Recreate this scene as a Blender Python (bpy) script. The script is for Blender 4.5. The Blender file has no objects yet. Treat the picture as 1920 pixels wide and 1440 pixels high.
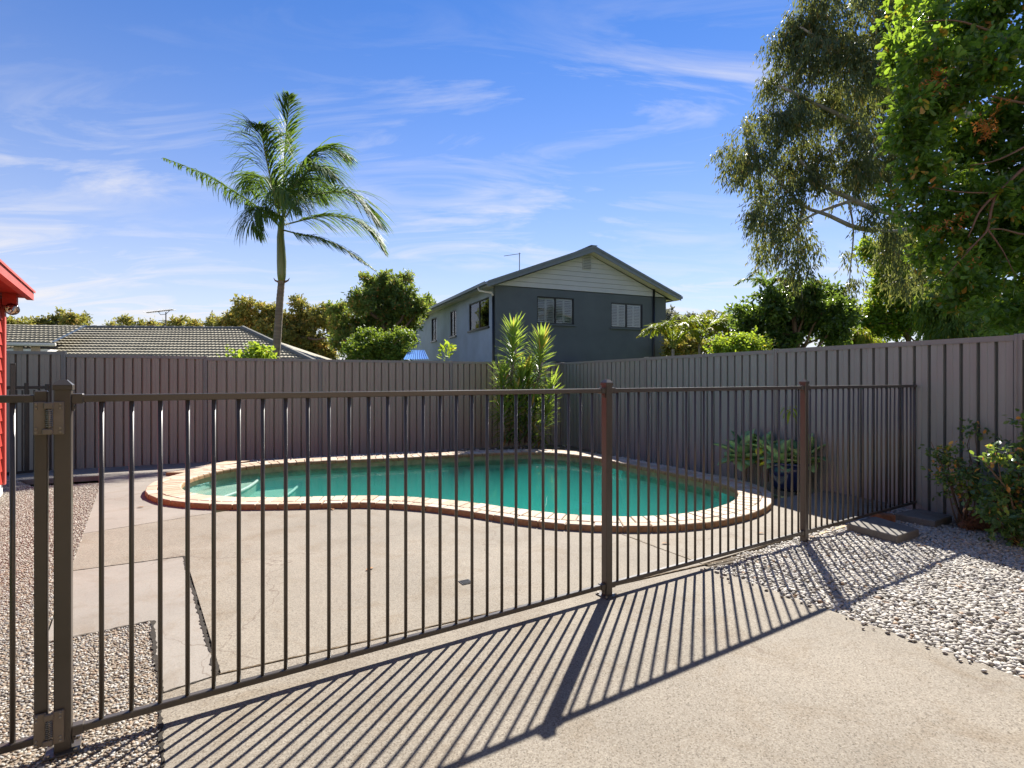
import bpy, bmesh, math, random
import numpy as np
from mathutils import Vector, Matrix
from mathutils.geometry import tessellate_polygon

scene = bpy.context.scene
COL = scene.collection
rng = np.random.default_rng(7)
random.seed(7)
R = math.radians

# ------------------------------------------------------------------ camera, sky, sun, exposure
H = 1.36          # camera height
F = 1020.0        # focal length in photo pixels (1920 wide)
YH = 711.0        # horizon row
cam_d = bpy.data.cameras.new('camera')
cam_d.sensor_width = 36.0
cam_d.lens = F / 1920 * 36.0
cam_d.shift_y = (YH - 720) / 1920
cam_d.clip_start = 0.05
cam_d.clip_end = 3000
cam = bpy.data.objects.new('camera', cam_d)
COL.objects.link(cam)
cam.location = (0, 0, H)
cam.rotation_euler = (R(90), 0, 0)
scene.camera = cam

SUN_AZ, SUN_EL = 19.3, 43.4
sd = Vector((math.sin(R(SUN_AZ)) * math.cos(R(SUN_EL)), math.cos(R(SUN_AZ)) * math.cos(R(SUN_EL)), math.sin(R(SUN_EL))))
sl = bpy.data.lights.new('sun', 'SUN')
sl.energy = 5.0
sl.angle = R(0.55)
sl.color = (1.0, 0.95, 0.87)
so = bpy.data.objects.new('sun', sl)
COL.objects.link(so)
so.rotation_euler = (-sd).to_track_quat('-Z', 'Y').to_euler()
so.location = (6, 18, 20)

w = bpy.data.worlds.new('World')
scene.world = w
w.use_nodes = True
nt = w.node_tree
nt.nodes.clear()
N = nt.nodes.new
out = N('ShaderNodeOutputWorld')
bg = N('ShaderNodeBackground')
sky = N('ShaderNodeTexSky')
sky.sky_type = 'NISHITA'
sky.sun_disc = False
sky.sun_elevation = R(SUN_EL)
sky.sun_rotation = R(SUN_AZ)
sky.air_density = 1.0
sky.dust_density = 0.0
sky.ozone_density = 3.0
hs = N('ShaderNodeHueSaturation')
hs.inputs['Saturation'].default_value = 1.25
nt.links.new(sky.outputs[0], hs.inputs['Color'])
tint = N('ShaderNodeMixRGB')
tint.blend_type = 'MULTIPLY'
tint.inputs[0].default_value = 1.0
tint.inputs[2].default_value = (0.86, 0.92, 1.18, 1)
nt.links.new(hs.outputs[0], tint.inputs[1])
tc = N('ShaderNodeTexCoord')
sep = N('ShaderNodeSeparateXYZ')
nt.links.new(tc.outputs['Generated'], sep.inputs[0])


def wm(op, a, b=None, c=None):
    n = N('ShaderNodeMath')
    n.operation = op
    for i, v in enumerate((a, b, c)):
        if v is None:
            continue
        if isinstance(v, (int, float)):
            n.inputs[i].default_value = v
        else:
            nt.links.new(v, n.inputs[i])
    return n.outputs[0]


# cirrus on a high plane: direction / (z + k)
zc = wm('MAXIMUM', wm('ADD', sep.outputs[2], 0.12), 0.05)
px_ = wm('DIVIDE', sep.outputs[0], zc)
py_ = wm('DIVIDE', sep.outputs[1], zc)
cmb = N('ShaderNodeCombineXYZ')
nt.links.new(px_, cmb.inputs[0])
nt.links.new(py_, cmb.inputs[1])
mp = N('ShaderNodeMapping')
mp.inputs['Rotation'].default_value = (0, 0, R(-14))
mp.inputs['Scale'].default_value = (0.75, 2.0, 1)
mp.inputs['Location'].default_value = (7.3, 2.2, 0)
nt.links.new(cmb.outputs[0], mp.inputs[0])
n1 = N('ShaderNodeTexNoise')
n1.inputs['Scale'].default_value = 1.6
n1.inputs['Detail'].default_value = 9
n1.inputs['Roughness'].default_value = 0.62
n1.inputs['Distortion'].default_value = 1.1
nt.links.new(mp.outputs[0], n1.inputs[0])
n2 = N('ShaderNodeTexNoise')
n2.inputs['Scale'].default_value = 0.55
n2.inputs['Detail'].default_value = 3
nt.links.new(mp.outputs[0], n2.inputs[0])
mr = N('ShaderNodeMapRange')
mr.inputs[1].default_value = 0.47
mr.inputs[2].default_value = 0.76
nt.links.new(n1.outputs[0], mr.inputs[0])
mr2 = N('ShaderNodeMapRange')
mr2.inputs[1].default_value = 0.36
mr2.inputs[2].default_value = 0.62
nt.links.new(n2.outputs[0], mr2.inputs[0])
cl = wm('MULTIPLY', mr.outputs[0], mr2.outputs[0])
cl = wm('MULTIPLY', cl, 0.68)
# thin veil that thickens where one looks through more of the layer
veil = wm('MULTIPLY', wm('POWER', wm('SUBTRACT', 1.0, wm('MAXIMUM', sep.outputs[2], 0.0)), 4.0), 0.92)
cl = wm('MINIMUM', wm('ADD', cl, veil), 0.9)
mix = N('ShaderNodeMixRGB')
nt.links.new(cl, mix.inputs[0])
nt.links.new(tint.outputs[0], mix.inputs[1])
mix.inputs[2].default_value = (7.1, 6.9, 7.0, 1)
nt.links.new(mix.outputs[0], bg.inputs[0])
bg.inputs[1].default_value = 0.051
nt.links.new(bg.outputs[0], out.inputs[0])

scene.view_settings.view_transform = 'Standard'
scene.view_settings.look = 'None'
scene.view_settings.exposure = 1.38
scene.view_settings.gamma = 1
scene.view_settings.use_curve_mapping = False
scene.render.engine = 'CYCLES'
scene.cycles.use_denoising = True
scene.cycles.max_bounces = 8
scene.cycles.diffuse_bounces = 4
scene.cycles.transparent_max_bounces = 12
scene.cycles.volume_bounces = 1
scene.cycles.caustics_reflective = False
scene.cycles.caustics_refractive = False
scene.cycles.sample_clamp_indirect = 6


# ------------------------------------------------------------------ helpers
def G(x, y, z=0.0):
    """photo pixel -> point where its ray meets the horizontal plane z"""
    k = (H - z) / (y - YH)
    return Vector(((x - 960) * k, F * k))


def PT(x, y, Y):
    """photo pixel -> point at depth Y"""
    return Vector(((x - 960) / F * Y, Y, H + (YH - y) / F * Y))


def hit(x, P, d):
    r = (x - 960) / F
    return (r * P[1] - P[0]) / (d[0] - r * d[1])


ORG = {}


def tag(o, label=None, cat=None, group=None, kind=None):
    if label: o['label'] = label
    if cat: o['category'] = cat
    if group: o['group'] = group
    if kind: o['kind'] = kind
    return o


def thing(name, label, cat, loc=(0, 0, 0), rz=0.0, group=None, kind=None):
    o = bpy.data.objects.new(name, None)
    COL.objects.link(o)
    o.location = loc
    o.rotation_euler = (0, 0, rz)
    o.empty_display_size = 0.2
    ORG[o.name] = Vector(loc)
    return tag(o, label, cat, group, kind)


def link(name, me, parent=None, mat=None):
    o = bpy.data.objects.new(name, me)
    COL.objects.link(o)
    if parent is not None:
        o.parent = parent
        ORG[o.name] = ORG.get(parent.name, Vector((0, 0, 0)))
    if mat is not None and len(me.materials) == 0:
        me.materials.append(mat)
    return o


class MB:
    """collects verts and faces of one mesh object"""

    def __init__(s):
        s.v = []
        s.f = []

    def add(s, vs, fs):
        b = len(s.v)
        s.v += [tuple(v) for v in vs]
        s.f += [tuple(i + b for i in f) for f in fs]
        return s

    def box(s, c, size, rz=0.0, m=None, bev=0.0):
        hx, hy, hz = size[0] / 2, size[1] / 2, size[2] / 2
        if bev > 0:
            vs, fs = bevbox(hx, hy, hz, min(bev, hx * .9, hy * .9, hz * .9))
        else:
            vs = [(x, y, z) for z in (-hz, hz) for y in (-hy, hy) for x in (-hx, hx)]
            fs = [(0, 2, 3, 1), (4, 5, 7, 6), (0, 1, 5, 4), (2, 6, 7, 3), (0, 4, 6, 2), (1, 3, 7, 5)]
        M = m if m is not None else Matrix.Translation(Vector(c)) @ Matrix.Rotation(rz, 4, 'Z')
        return s.add([M @ Vector(v) for v in vs], fs)

    def prism(s, poly, z0, z1):
        n = len(poly)
        vs = [(p[0], p[1], z0) for p in poly] + [(p[0], p[1], z1) for p in poly]
        fs = [tuple(range(n - 1, -1, -1)), tuple(range(n, 2 * n))]
        fs += [(i, (i + 1) % n, n + (i + 1) % n, n + i) for i in range(n)]
        return s.add(vs, fs)

    def tube(s, path, rad, n=8, cap=True):
        path = [Vector(p) for p in path]
        if not hasattr(rad, '__len__'):
            rad = [rad] * len(path)
        rings = []
        up = Vector((0.13, 0.21, 1)).normalized()
        vs = []
        for i, p in enumerate(path):
            t = (path[min(i + 1, len(path) - 1)] - path[max(i - 1, 0)]).normalized()
            a = t.cross(up)
            if a.length < 0.05:
                a = t.cross(Vector((1, 0.1, 0)))
            a.normalize()
            b = t.cross(a).normalized()
            for k in range(n):
                q = 2 * math.pi * k / n
                vs.append(p + (a * math.cos(q) + b * math.sin(q)) * rad[i])
        fs = []
        for i in range(len(path) - 1):
            for k in range(n):
                k2 = (k + 1) % n
                fs.append((i * n + k, i * n + k2, (i + 1) * n + k2, (i + 1) * n + k))
        if cap:
            fs.append(tuple(range(n - 1, -1, -1)))
            fs.append(tuple(range((len(path) - 1) * n, len(path) * n)))
        return s.add(vs, fs)

    def lathe(s, prof, c=(0, 0, 0), n=24, m=None):
        vs = []
        M = m if m is not None else Matrix.Translation(Vector(c))
        for r, z in prof:
            for k in range(n):
                q = 2 * math.pi * k / n
                vs.append(M @ Vector((r * math.cos(q), r * math.sin(q), z)))
        fs = []
        for i in range(len(prof) - 1):
            for k in range(n):
                k2 = (k + 1) % n
                fs.append((i * n + k, i * n + k2, (i + 1) * n + k2, (i + 1) * n + k))
        return s.add(vs, fs)

    def mesh(s, name, org=None, smooth=False):
        me = bpy.data.meshes.new(name)
        vs = s.v
        if org is not None:
            vs = [(v[0] - org[0], v[1] - org[1], v[2] - org[2]) for v in vs]
        me.from_pydata(vs, [], s.f)
        if smooth:
            me.polygons.foreach_set('use_smooth', [True] * len(me.polygons))
        me.update()
        return me

    def build(s, name, mat, parent=None, local=False, smooth=False):
        org = None if (parent is None or local) else ORG.get(parent.name)
        me = s.mesh(name, org, smooth)
        bm = bmesh.new()
        bm.from_mesh(me)
        bmesh.ops.recalc_face_normals(bm, faces=bm.faces)
        bm.to_mesh(me)
        bm.free()
        return link(name, me, parent, mat)


def bevbox(hx, hy, hz, b):
    vs = []
    for (sx, sy, sz) in [(x, y, z) for z in (-1, 1) for y in (-1, 1) for x in (-1, 1)]:
        vs.append((sx * hx, sy * (hy - b), sz * (hz - b)))
        vs.append((sx * (hx - b), sy * hy, sz * (hz - b)))
        vs.append((sx * (hx - b), sy * (hy - b), sz * hz))

    def i(x, y, z, k):
        return ((z > 0) * 4 + (y > 0) * 2 + (x > 0)) * 3 + k
    fs = []
    for q in (-1, 1):
        fs.append([i(q, -1, -1, 0), i(q, 1, -1, 0), i(q, 1, 1, 0), i(q, -1, 1, 0)])
        fs.append([i(-1, q, -1, 1), i(1, q, -1, 1), i(1, q, 1, 1), i(-1, q, 1, 1)])
        fs.append([i(-1, -1, q, 2), i(1, -1, q, 2), i(1, 1, q, 2), i(-1, 1, q, 2)])
        for p in (-1, 1):
            fs.append([i(q, p, -1, 0), i(q, p, 1, 0), i(q, p, 1, 1), i(q, p, -1, 1)])
            fs.append([i(q, -1, p, 0), i(q, 1, p, 0), i(q, 1, p, 2), i(q, -1, p, 2)])
            fs.append([i(-1, q, p, 1), i(1, q, p, 1), i(1, q, p, 2), i(-1, q, p, 2)])
            for r in (-1, 1):
                fs.append([i(q, p, r, 0), i(q, p, r, 1), i(q, p, r, 2)])
    return vs, fs


def fast_mesh(name, verts, faces_idx, nper, attr=None, smooth=False, color=None):
    """verts (n,3); faces_idx (m,nper) -> mesh"""
    me = bpy.data.meshes.new(name)
    verts = np.asarray(verts, np.float32)
    fi = np.asarray(faces_idx, np.int32)
    me.vertices.add(len(verts))
    me.vertices.foreach_set('co', verts.ravel())
    m = len(fi)
    me.loops.add(m * nper)
    me.loops.foreach_set('vertex_index', fi.ravel())
    me.polygons.add(m)
    me.polygons.foreach_set('loop_start', np.arange(0, m * nper, nper, dtype=np.int32))
    me.polygons.foreach_set('loop_total', np.full(m, nper, np.int32))
    if smooth:
        me.polygons.foreach_set('use_smooth', np.ones(m, bool))
    me.update(calc_edges=True)
    if attr is not None:
        a = me.attributes.new('tint', 'FLOAT', 'POINT')
        a.data.foreach_set('value', np.asarray(attr, np.float32))
    if color is not None:
        a = me.attributes.new('col', 'FLOAT_COLOR', 'POINT')
        a.data.foreach_set('color', np.asarray(color, np.float32).ravel())
    return me


# ------------------------------------------------------------------ materials
class NT:
    def __init__(s, name):
        s.m = bpy.data.materials.new(name)
        s.m.use_nodes = True
        s.t = s.m.node_tree
        s.b = s.t.nodes['Principled BSDF']
        s.o = s.t.nodes['Material Output']

    def n(s, typ, **kw):
        n = s.t.nodes.new('ShaderNode' + typ)
        for k, v in kw.items():
            if k.startswith('i_'):
                key = k[2:]
                n.inputs[int(key) if key.isdigit() else key.replace('_', ' ')].default_value = v
            else:
                setattr(n, k, v)
        return n

    def l(s, a, b):
        s.t.links.new(a, b)

    def coord(s, scale=(1, 1, 1), kind='Object'):
        c = s.n('TexCoord')
        m = s.n('Mapping')
        m.inputs['Scale'].default_value = scale
        s.l(c.outputs[kind], m.inputs[0])
        return m.outputs[0]

    def ramp(s, fac, stops):
        r = s.n('ValToRGB')
        e = r.color_ramp.elements
        while len(e) < len(stops):
            e.new(0.5)
        for el, (p, c) in zip(e, stops):
            el.position = p
            el.color = (*c, 1)
        s.l(fac, r.inputs[0])
        return r.outputs[0]

    def bump(s, h, strength, dist=0.01):
        b = s.n('Bump')
        b.inputs['Strength'].default_value = strength
        b.inputs['Distance'].default_value = dist
        s.l(h, b.inputs['Height'])
        s.l(b.outputs[0], s.b.inputs['Normal'])
        return b

    def mixc(s, fac, a, b, mode='MIX'):
        m = s.n('MixRGB', blend_type=mode)
        for i, v in enumerate((fac, a, b)):
            if isinstance(v, (int, float)):
                m.inputs[i].default_value = v
            elif isinstance(v, tuple):
                m.inputs[i].default_value = (*v, 1)
            else:
                s.l(v, m.inputs[i])
        return m.outputs[0]


def mat(name, col, rough=0.5, metal=0.0, spec=0.5, var=0.12, vscale=3.0, bump=0.0, bscale=60.0, stretch=(1, 1, 1)):
    t = NT(name)
    c = t.coord(stretch)
    nz = t.n('TexNoise', i_Scale=vscale, i_Detail=5.0, i_Roughness=0.6)
    t.l(c, nz.inputs[0])
    lo = tuple(max(0, x * (1 - var)) for x in col)
    hi = tuple(min(1, x * (1 + var)) for x in col)
    t.l(t.ramp(nz.outputs[0], [(0.3, lo), (0.7, hi)]), t.b.inputs['Base Color'])
    rr = t.n('MapRange')
    rr.inputs[3].default_value = max(0.02, rough - 0.08)
    rr.inputs[4].default_value = min(1, rough + 0.08)
    t.l(nz.outputs[0], rr.inputs[0])
    t.l(rr.outputs[0], t.b.inputs['Roughness'])
    t.b.inputs['Metallic'].default_value = metal
    t.b.inputs['Specular IOR Level'].default_value = spec
    if bump > 0:
        b2 = t.n('TexNoise', i_Scale=bscale, i_Detail=4.0)
        t.l(c, b2.inputs[0])
        t.bump(b2.outputs[0], bump, 0.005)
    return t.m


def leaf_mat(name, stops, trans=0.45, tcol=(0.45, 0.60, 0.06), rough=0.55, spec=0.3):
    t = NT(name)
    a = t.n('Attribute', attribute_name='tint')
    col = t.ramp(a.outputs['Fac'], stops)
    t.l(col, t.b.inputs['Base Color'])
    t.b.inputs['Roughness'].default_value = rough
    t.b.inputs['Specular IOR Level'].default_value = spec
    tr = t.n('BsdfTranslucent')
    t.l(t.mixc(0.55, col, tcol), tr.inputs[0])
    mx = t.n('MixShader')
    mx.inputs[0].default_value = trans
    t.l(t.b.outputs[0], mx.inputs[1])
    t.l(tr.outputs[0], mx.inputs[2])
    t.l(mx.outputs[0], t.o.inputs[0])
    return t.m


def concrete_mat(name, base, speck=1.0):
    t = NT(name)
    c = t.coord()
    big = t.n('TexNoise', i_Scale=0.9, i_Detail=6.0, i_Roughness=0.65)
    t.l(c, big.inputs[0])
    fine = t.n('TexVoronoi', i_Scale=185.0)
    t.l(c, fine.inputs[0])
    fn = t.n('TexNoise', i_Scale=95.0, i_Detail=5.0, i_Roughness=0.8)
    t.l(c, fn.inputs[0])
    lo = tuple(x * 0.84 for x in base)
    hi = tuple(min(1, x * 1.12) for x in base)
    col = t.ramp(big.outputs[0], [(0.32, lo), (0.68, hi)])
    sp = t.ramp(fine.outputs['Color'], [(0.0, (0.36, 0.31, 0.26)), (0.3, (0.86, 0.82, 0.78)), (0.7, (1.05, 1.03, 1.0)), (1.0, (1.3, 1.27, 1.22))])
    col = t.mixc(min(1.0, 0.75 * speck), col, sp, 'MULTIPLY')
    sp2 = t.ramp(fn.outputs[0], [(0.30, (0.62, 0.55, 0.47)), (0.5, (1, 1, 1)), (0.7, (1.16, 1.14, 1.1))])
    col = t.mixc(min(1.0, 0.85 * speck), col, sp2, 'MULTIPLY')
    pit = t.n('TexVoronoi', i_Scale=85.0)
    t.l(c, pit.inputs[0])
    pd = t.ramp(pit.outputs['Distance'], [(0.12, (1, 1, 1)), (0.30, (0, 0, 0))])
    pr = t.n('SeparateColor')
    t.l(pit.outputs['Color'], pr.inputs[0])
    pk = t.ramp(pr.outputs[0], [(0.60, (0, 0, 0)), (0.66, (1, 1, 1))])
    pm = t.mixc(1.0, pd, pk, 'MULTIPLY')
    pm = t.mixc(1.0, pm, (min(1, 0.75 * speck),) * 3, 'MULTIPLY')
    col = t.mixc(pm, col, tuple(x * 0.42 for x in base))
    # stains and hairline cracks
    st = t.n('TexNoise', i_Scale=2.7, i_Detail=7.0, i_Roughness=0.7, i_Distortion=0.8)
    t.l(c, st.inputs[0])
    stf = t.ramp(st.outputs[0], [(0.50, (1, 1, 1)), (0.72, (0.76, 0.67, 0.56))])
    col = t.mixc(0.75, col, stf, 'MULTIPLY')
    wv = t.n('TexNoise', i_Scale=3.0, i_Detail=4.0)
    t.l(c, wv.inputs[0])
    vm = t.n('VectorMath', operation='MULTIPLY_ADD')
    vm.inputs[1].default_value = (0.5, 0.5, 0.5)
    t.l(wv.outputs['Color'], vm.inputs[0])
    t.l(c, vm.inputs[2])
    ck = t.n('TexVoronoi', feature='DISTANCE_TO_EDGE', i_Scale=0.55)
    t.l(vm.outputs[0], ck.inputs[0])
    ckf = t.ramp(ck.outputs['Distance'], [(0.0, (1, 1, 1)), (0.0040, (0, 0, 0))])
    msk = t.n('TexNoise', i_Scale=0.8, i_Detail=2.0)
    t.l(c, msk.inputs[0])
    mk = t.ramp(msk.outputs[0], [(0.47, (0, 0, 0)), (0.56, (0.85, 0.85, 0.85))])
    ckm = t.mixc(1.0, ckf, mk, 'MULTIPLY')
    col = t.mixc(ckm, col, (0.13, 0.10, 0.075))
    t.l(col, t.b.inputs['Base Color'])
    t.b.inputs['Roughness'].default_value = 0.85
    t.b.inputs['Specular IOR Level'].default_value = 0.3
    t.bump(fn.outputs[0], 0.35, 0.004)
    return t.m


def random_mat(name, stops, rough=0.8, bump=0.3, bscale=70.0, side=None):
    """colour by object: for bricks"""
    t = NT(name)
    oi = t.n('ObjectInfo')
    col = t.ramp(oi.outputs['Random'], stops)
    c = t.coord()
    nz = t.n('TexNoise', i_Scale=25.0, i_Detail=6.0, i_Roughness=0.7)
    t.l(c, nz.inputs[0])
    f = t.ramp(nz.outputs[0], [(0.3, (0.78, 0.75, 0.72)), (0.7, (1.12, 1.1, 1.08))])
    col = t.mixc(0.8, col, f, 'MULTIPLY')
    if side is not None:       # the fired body shows where the worn pale face ends
        ge = t.n('NewGeometry')
        sp = t.n('SeparateXYZ')
        t.l(ge.outputs['True Normal'], sp.inputs[0])
        fz = t.ramp(sp.outputs[2], [(0.35, (0, 0, 0)), (0.6, (1, 1, 1))])
        s2 = t.ramp(nz.outputs[0], [(0.3, tuple(x * 0.6 for x in side)), (0.7, tuple(x * 1.2 for x in side))])
        col = t.mixc(fz, s2, col)
    t.l(col, t.b.inputs['Base Color'])
    t.b.inputs['Roughness'].default_value = rough
    b2 = t.n('TexNoise', i_Scale=bscale, i_Detail=4.0)
    t.l(c, b2.inputs[0])
    t.bump(b2.outputs[0], bump, 0.004)
    return t.m


def attr_mat(name, rough=0.7, spec=0.4):
    t = NT(name)
    a = t.n('Attribute', attribute_name='col')
    c = t.coord()
    nz = t.n('TexNoise', i_Scale=120.0, i_Detail=3.0)
    t.l(c, nz.inputs[0])
    f = t.ramp(nz.outputs[0], [(0.3, (0.82, 0.81, 0.80)), (0.7, (1.1, 1.1, 1.1))])
    t.l(t.mixc(0.8, a.outputs['Color'], f, 'MULTIPLY'), t.b.inputs['Base Color'])
    t.b.inputs['Roughness'].default_value = rough
    t.b.inputs['Specular IOR Level'].default_value = spec
    return t.m


M = {}
M['concrete'] = concrete_mat('deck_concrete', (0.225, 0.202, 0.166))
M['patio'] = concrete_mat('patio_concrete', (0.222, 0.201, 0.167), 1.3)
M['smooth_concrete'] = concrete_mat('smooth_concrete', (0.240, 0.217, 0.188), 0.35)
M['soil'] = mat('soil', (0.10, 0.075, 0.05), 0.95, var=0.45, vscale=12, bump=0.8, bscale=40)
M['joint'] = mat('joint_dirt', (0.05, 0.034, 0.016), 0.95, var=0.5, vscale=14, bump=0.6, bscale=60)
M['grass'] = mat('lawn', (0.07, 0.10, 0.03), 0.95, var=0.5, vscale=0.6, bump=0.5)
M['fence_alu'] = mat('bronze_powder_coat', (0.062, 0.052, 0.042), 0.32, spec=0.5, var=0.10, vscale=8)
M['hinge'] = mat('hinge_paint', (0.16, 0.13, 0.10), 0.5, var=0.15, vscale=20)
M['steel'] = mat('spring_steel', (0.25, 0.23, 0.20), 0.35, metal=0.8, var=0.2)
M['sheet'] = mat('sheet_steel_cool_light', (0.250, 0.250, 0.225), 0.36, spec=0.6, bump=0.25, bscale=3.0, var=0.09, vscale=2, stretch=(6, 6, 0.4))  # cooler copy of the rear fence's steel; difference in light put into colour
M['warm_lit_sheet'] = mat('sheet_steel_warm_light', (0.300, 0.255, 0.205), 0.40, spec=0.45, bump=0.25, bscale=3.0, var=0.09, vscale=2, stretch=(6, 6, 0.4))  # same steel as the side fence, warm bounce light put into the colour
M['sheet_frame'] = mat('grey_frame_steel', (0.225, 0.212, 0.190), 0.42, spec=0.5, var=0.06)
M['red'] = mat('red_paint', (0.40, 0.020, 0.006), 0.6, var=0.10, vscale=4, bump=0.15, bscale=30)
M['red_trim'] = mat('pale_red_trim', (0.50, 0.09, 0.07), 0.5, var=0.1)
M['white'] = mat('white_paint', (0.78, 0.77, 0.74), 0.5, var=0.04)
M['cream'] = mat('cream_soffit', (0.68, 0.64, 0.56), 0.6, var=0.05)
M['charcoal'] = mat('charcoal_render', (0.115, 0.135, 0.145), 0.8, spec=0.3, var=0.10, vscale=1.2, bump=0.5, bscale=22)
M['blue_grey'] = mat('blue_grey_sky_tint', (0.33, 0.39, 0.47), 0.75, spec=0.35, var=0.14, vscale=1.0, bump=0.6, bscale=20)  # sky reflection on the left wall put into this lighter, bluer base colour
M['board'] = mat('taupe_board', (0.52, 0.53, 0.52), 0.6, var=0.05, vscale=1.5)
M['roof_metal'] = mat('slate_roof_metal', (0.17, 0.20, 0.22), 0.4, spec=0.5, var=0.08)
M['dark_frame'] = mat('dark_window_frame', (0.012, 0.014, 0.016), 0.35, var=0.1)
M['shutter'] = mat('white_shutter', (0.80, 0.79, 0.76), 0.45, var=0.03)
M['blind'] = mat('pale_blind', (0.75, 0.76, 0.78), 0.7, var=0.04)
M['room'] = mat('room_dark', (0.03, 0.03, 0.032), 0.9, var=0.2)
M['pale_brick'] = mat('pale_brick_wall', (0.48, 0.36, 0.25), 0.85, var=0.25, vscale=9, bump=0.3)
M['bark'] = mat('brown_bark', (0.16, 0.105, 0.065), 0.9, var=0.4, vscale=6, bump=0.9, bscale=25, stretch=(3, 3, 0.5))
M['red_bark'] = mat('reddish_bark', (0.17, 0.085, 0.05), 0.8, var=0.35, vscale=7, bump=0.7, bscale=25)
M['grey_bark'] = mat('grey_bark', (0.30, 0.26, 0.21), 0.9, var=0.35, vscale=6, bump=0.8, bscale=25)
M['paver'] = concrete_mat('grey_paver', (0.155, 0.145, 0.13), 0.7)
M['pot'] = mat('dark_blue_glaze', (0.012, 0.020, 0.075), 0.15, spec=0.7, var=0.2)
M['fibre'] = mat('brown_fibre', (0.20, 0.085, 0.04), 0.9, var=0.5, vscale=20, bump=0.8)
M['antenna'] = mat('antenna_metal', (0.10, 0.10, 0.105), 0.4, metal=0.6, var=0.1)
M['dark_metal'] = mat('black_metal', (0.014, 0.013, 0.013), 0.4, var=0.2)
M['silver'] = mat('lamp_chrome', (0.72, 0.60, 0.50), 0.12, metal=1.0, var=0.05)
M['shed_blue'] = mat('blue_roof_sheet', (0.045, 0.15, 0.40), 0.95, spec=0.1, var=0.08)
M['roof_tile'] = mat('fawn_roof_tile', (0.265, 0.238, 0.175), 0.8, spec=0.35, var=0.22, vscale=2.2, bump=0.2)
M['ridge_tile'] = mat('ridge_tile', (0.15, 0.145, 0.125), 0.8, var=0.25, vscale=3)
M['valley'] = mat('valley_metal', (0.06, 0.08, 0.10), 0.5, var=0.1)
M['tile_band'] = mat('mossy_waterline_tile', (0.30, 0.27, 0.15), 0.6, var=0.35, vscale=9, bump=0.3)
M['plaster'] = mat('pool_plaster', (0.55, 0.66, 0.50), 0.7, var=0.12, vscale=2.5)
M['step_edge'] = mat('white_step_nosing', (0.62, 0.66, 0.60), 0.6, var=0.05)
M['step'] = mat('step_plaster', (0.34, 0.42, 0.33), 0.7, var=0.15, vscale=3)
M['mortar'] = mat('mortar', (0.30, 0.26, 0.21), 0.95, var=0.25, vscale=15, bump=0.4)
M['header'] = random_mat('pale_coping_brick', [(0.0, (0.36, 0.27, 0.18)), (0.5, (0.43, 0.34, 0.25)), (1.0, (0.50, 0.415, 0.325))], side=(0.33, 0.18, 0.08))
M['stone'] = attr_mat('gravel_stone', 0.75, 0.35)
M['dry'] = mat('dry_leaf', (0.26, 0.13, 0.05), 0.8, var=0.4, vscale=30)

tw = NT('pool_water')
cw = tw.coord()
wn = tw.n('TexNoise', i_Scale=3.2, i_Detail=4.0, i_Distortion=0.6)
tw.l(cw, wn.inputs[0])
bw = tw.n('Bump')
bw.inputs['Strength'].default_value = 0.22
bw.inputs['Distance'].default_value = 0.02
tw.l(wn.outputs[0], bw.inputs['Height'])
fr = tw.n('Fresnel')
fr.inputs[0].default_value = 1.33
tw.l(bw.outputs[0], fr.inputs['Normal'])
gl = tw.n('BsdfGlossy')
gl.inputs['Roughness'].default_value = 0.02
tw.l(bw.outputs[0], gl.inputs['Normal'])
tp = tw.n('BsdfTransparent')
mx = tw.n('MixShader')
frm = tw.n('Math', operation='MULTIPLY')
frm.inputs[1].default_value = 1.0
tw.l(fr.outputs[0], frm.inputs[0])
tw.l(frm.outputs[0], mx.inputs[0])
tw.l(tp.outputs[0], mx.inputs[1])
tw.l(gl.outputs[0], mx.inputs[2])
tw.l(mx.outputs[0], tw.o.inputs['Surface'])
pv = tw.n('VolumePrincipled')
pv.inputs['Color'].default_value = (0.05, 0.285, 0.27, 1)
pv.inputs['Absorption Color'].default_value = (0.05, 0.55, 0.45, 1)
pv.inputs['Density'].default_value = 1.0
pv.inputs['Anisotropy'].default_value = 0.0
tw.l(pv.outputs[0], tw.o.inputs['Volume'])
M['water'] = tw.m

tg = NT('window_glass')
tg.b.inputs['Base Color'].default_value = (0.8, 0.85, 0.9, 1)
tg.b.inputs['Roughness'].default_value = 0.03
gg = tg.n('BsdfGlossy')
gg.inputs['Roughness'].default_value = 0.03
tpp = tg.n('BsdfTransparent')
tpp.inputs[0].default_value = (0.86, 0.90, 0.92, 1)
mg = tg.n('MixShader')
fg = tg.n('Fresnel')
fg.inputs[0].default_value = 1.5
tg.l(fg.outputs[0], mg.inputs[0])
tg.l(tpp.outputs[0], mg.inputs[1])
tg.l(gg.outputs[0], mg.inputs[2])
tg.l(mg.outputs[0], tg.o.inputs[0])
M['glass'] = tg.m

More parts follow.
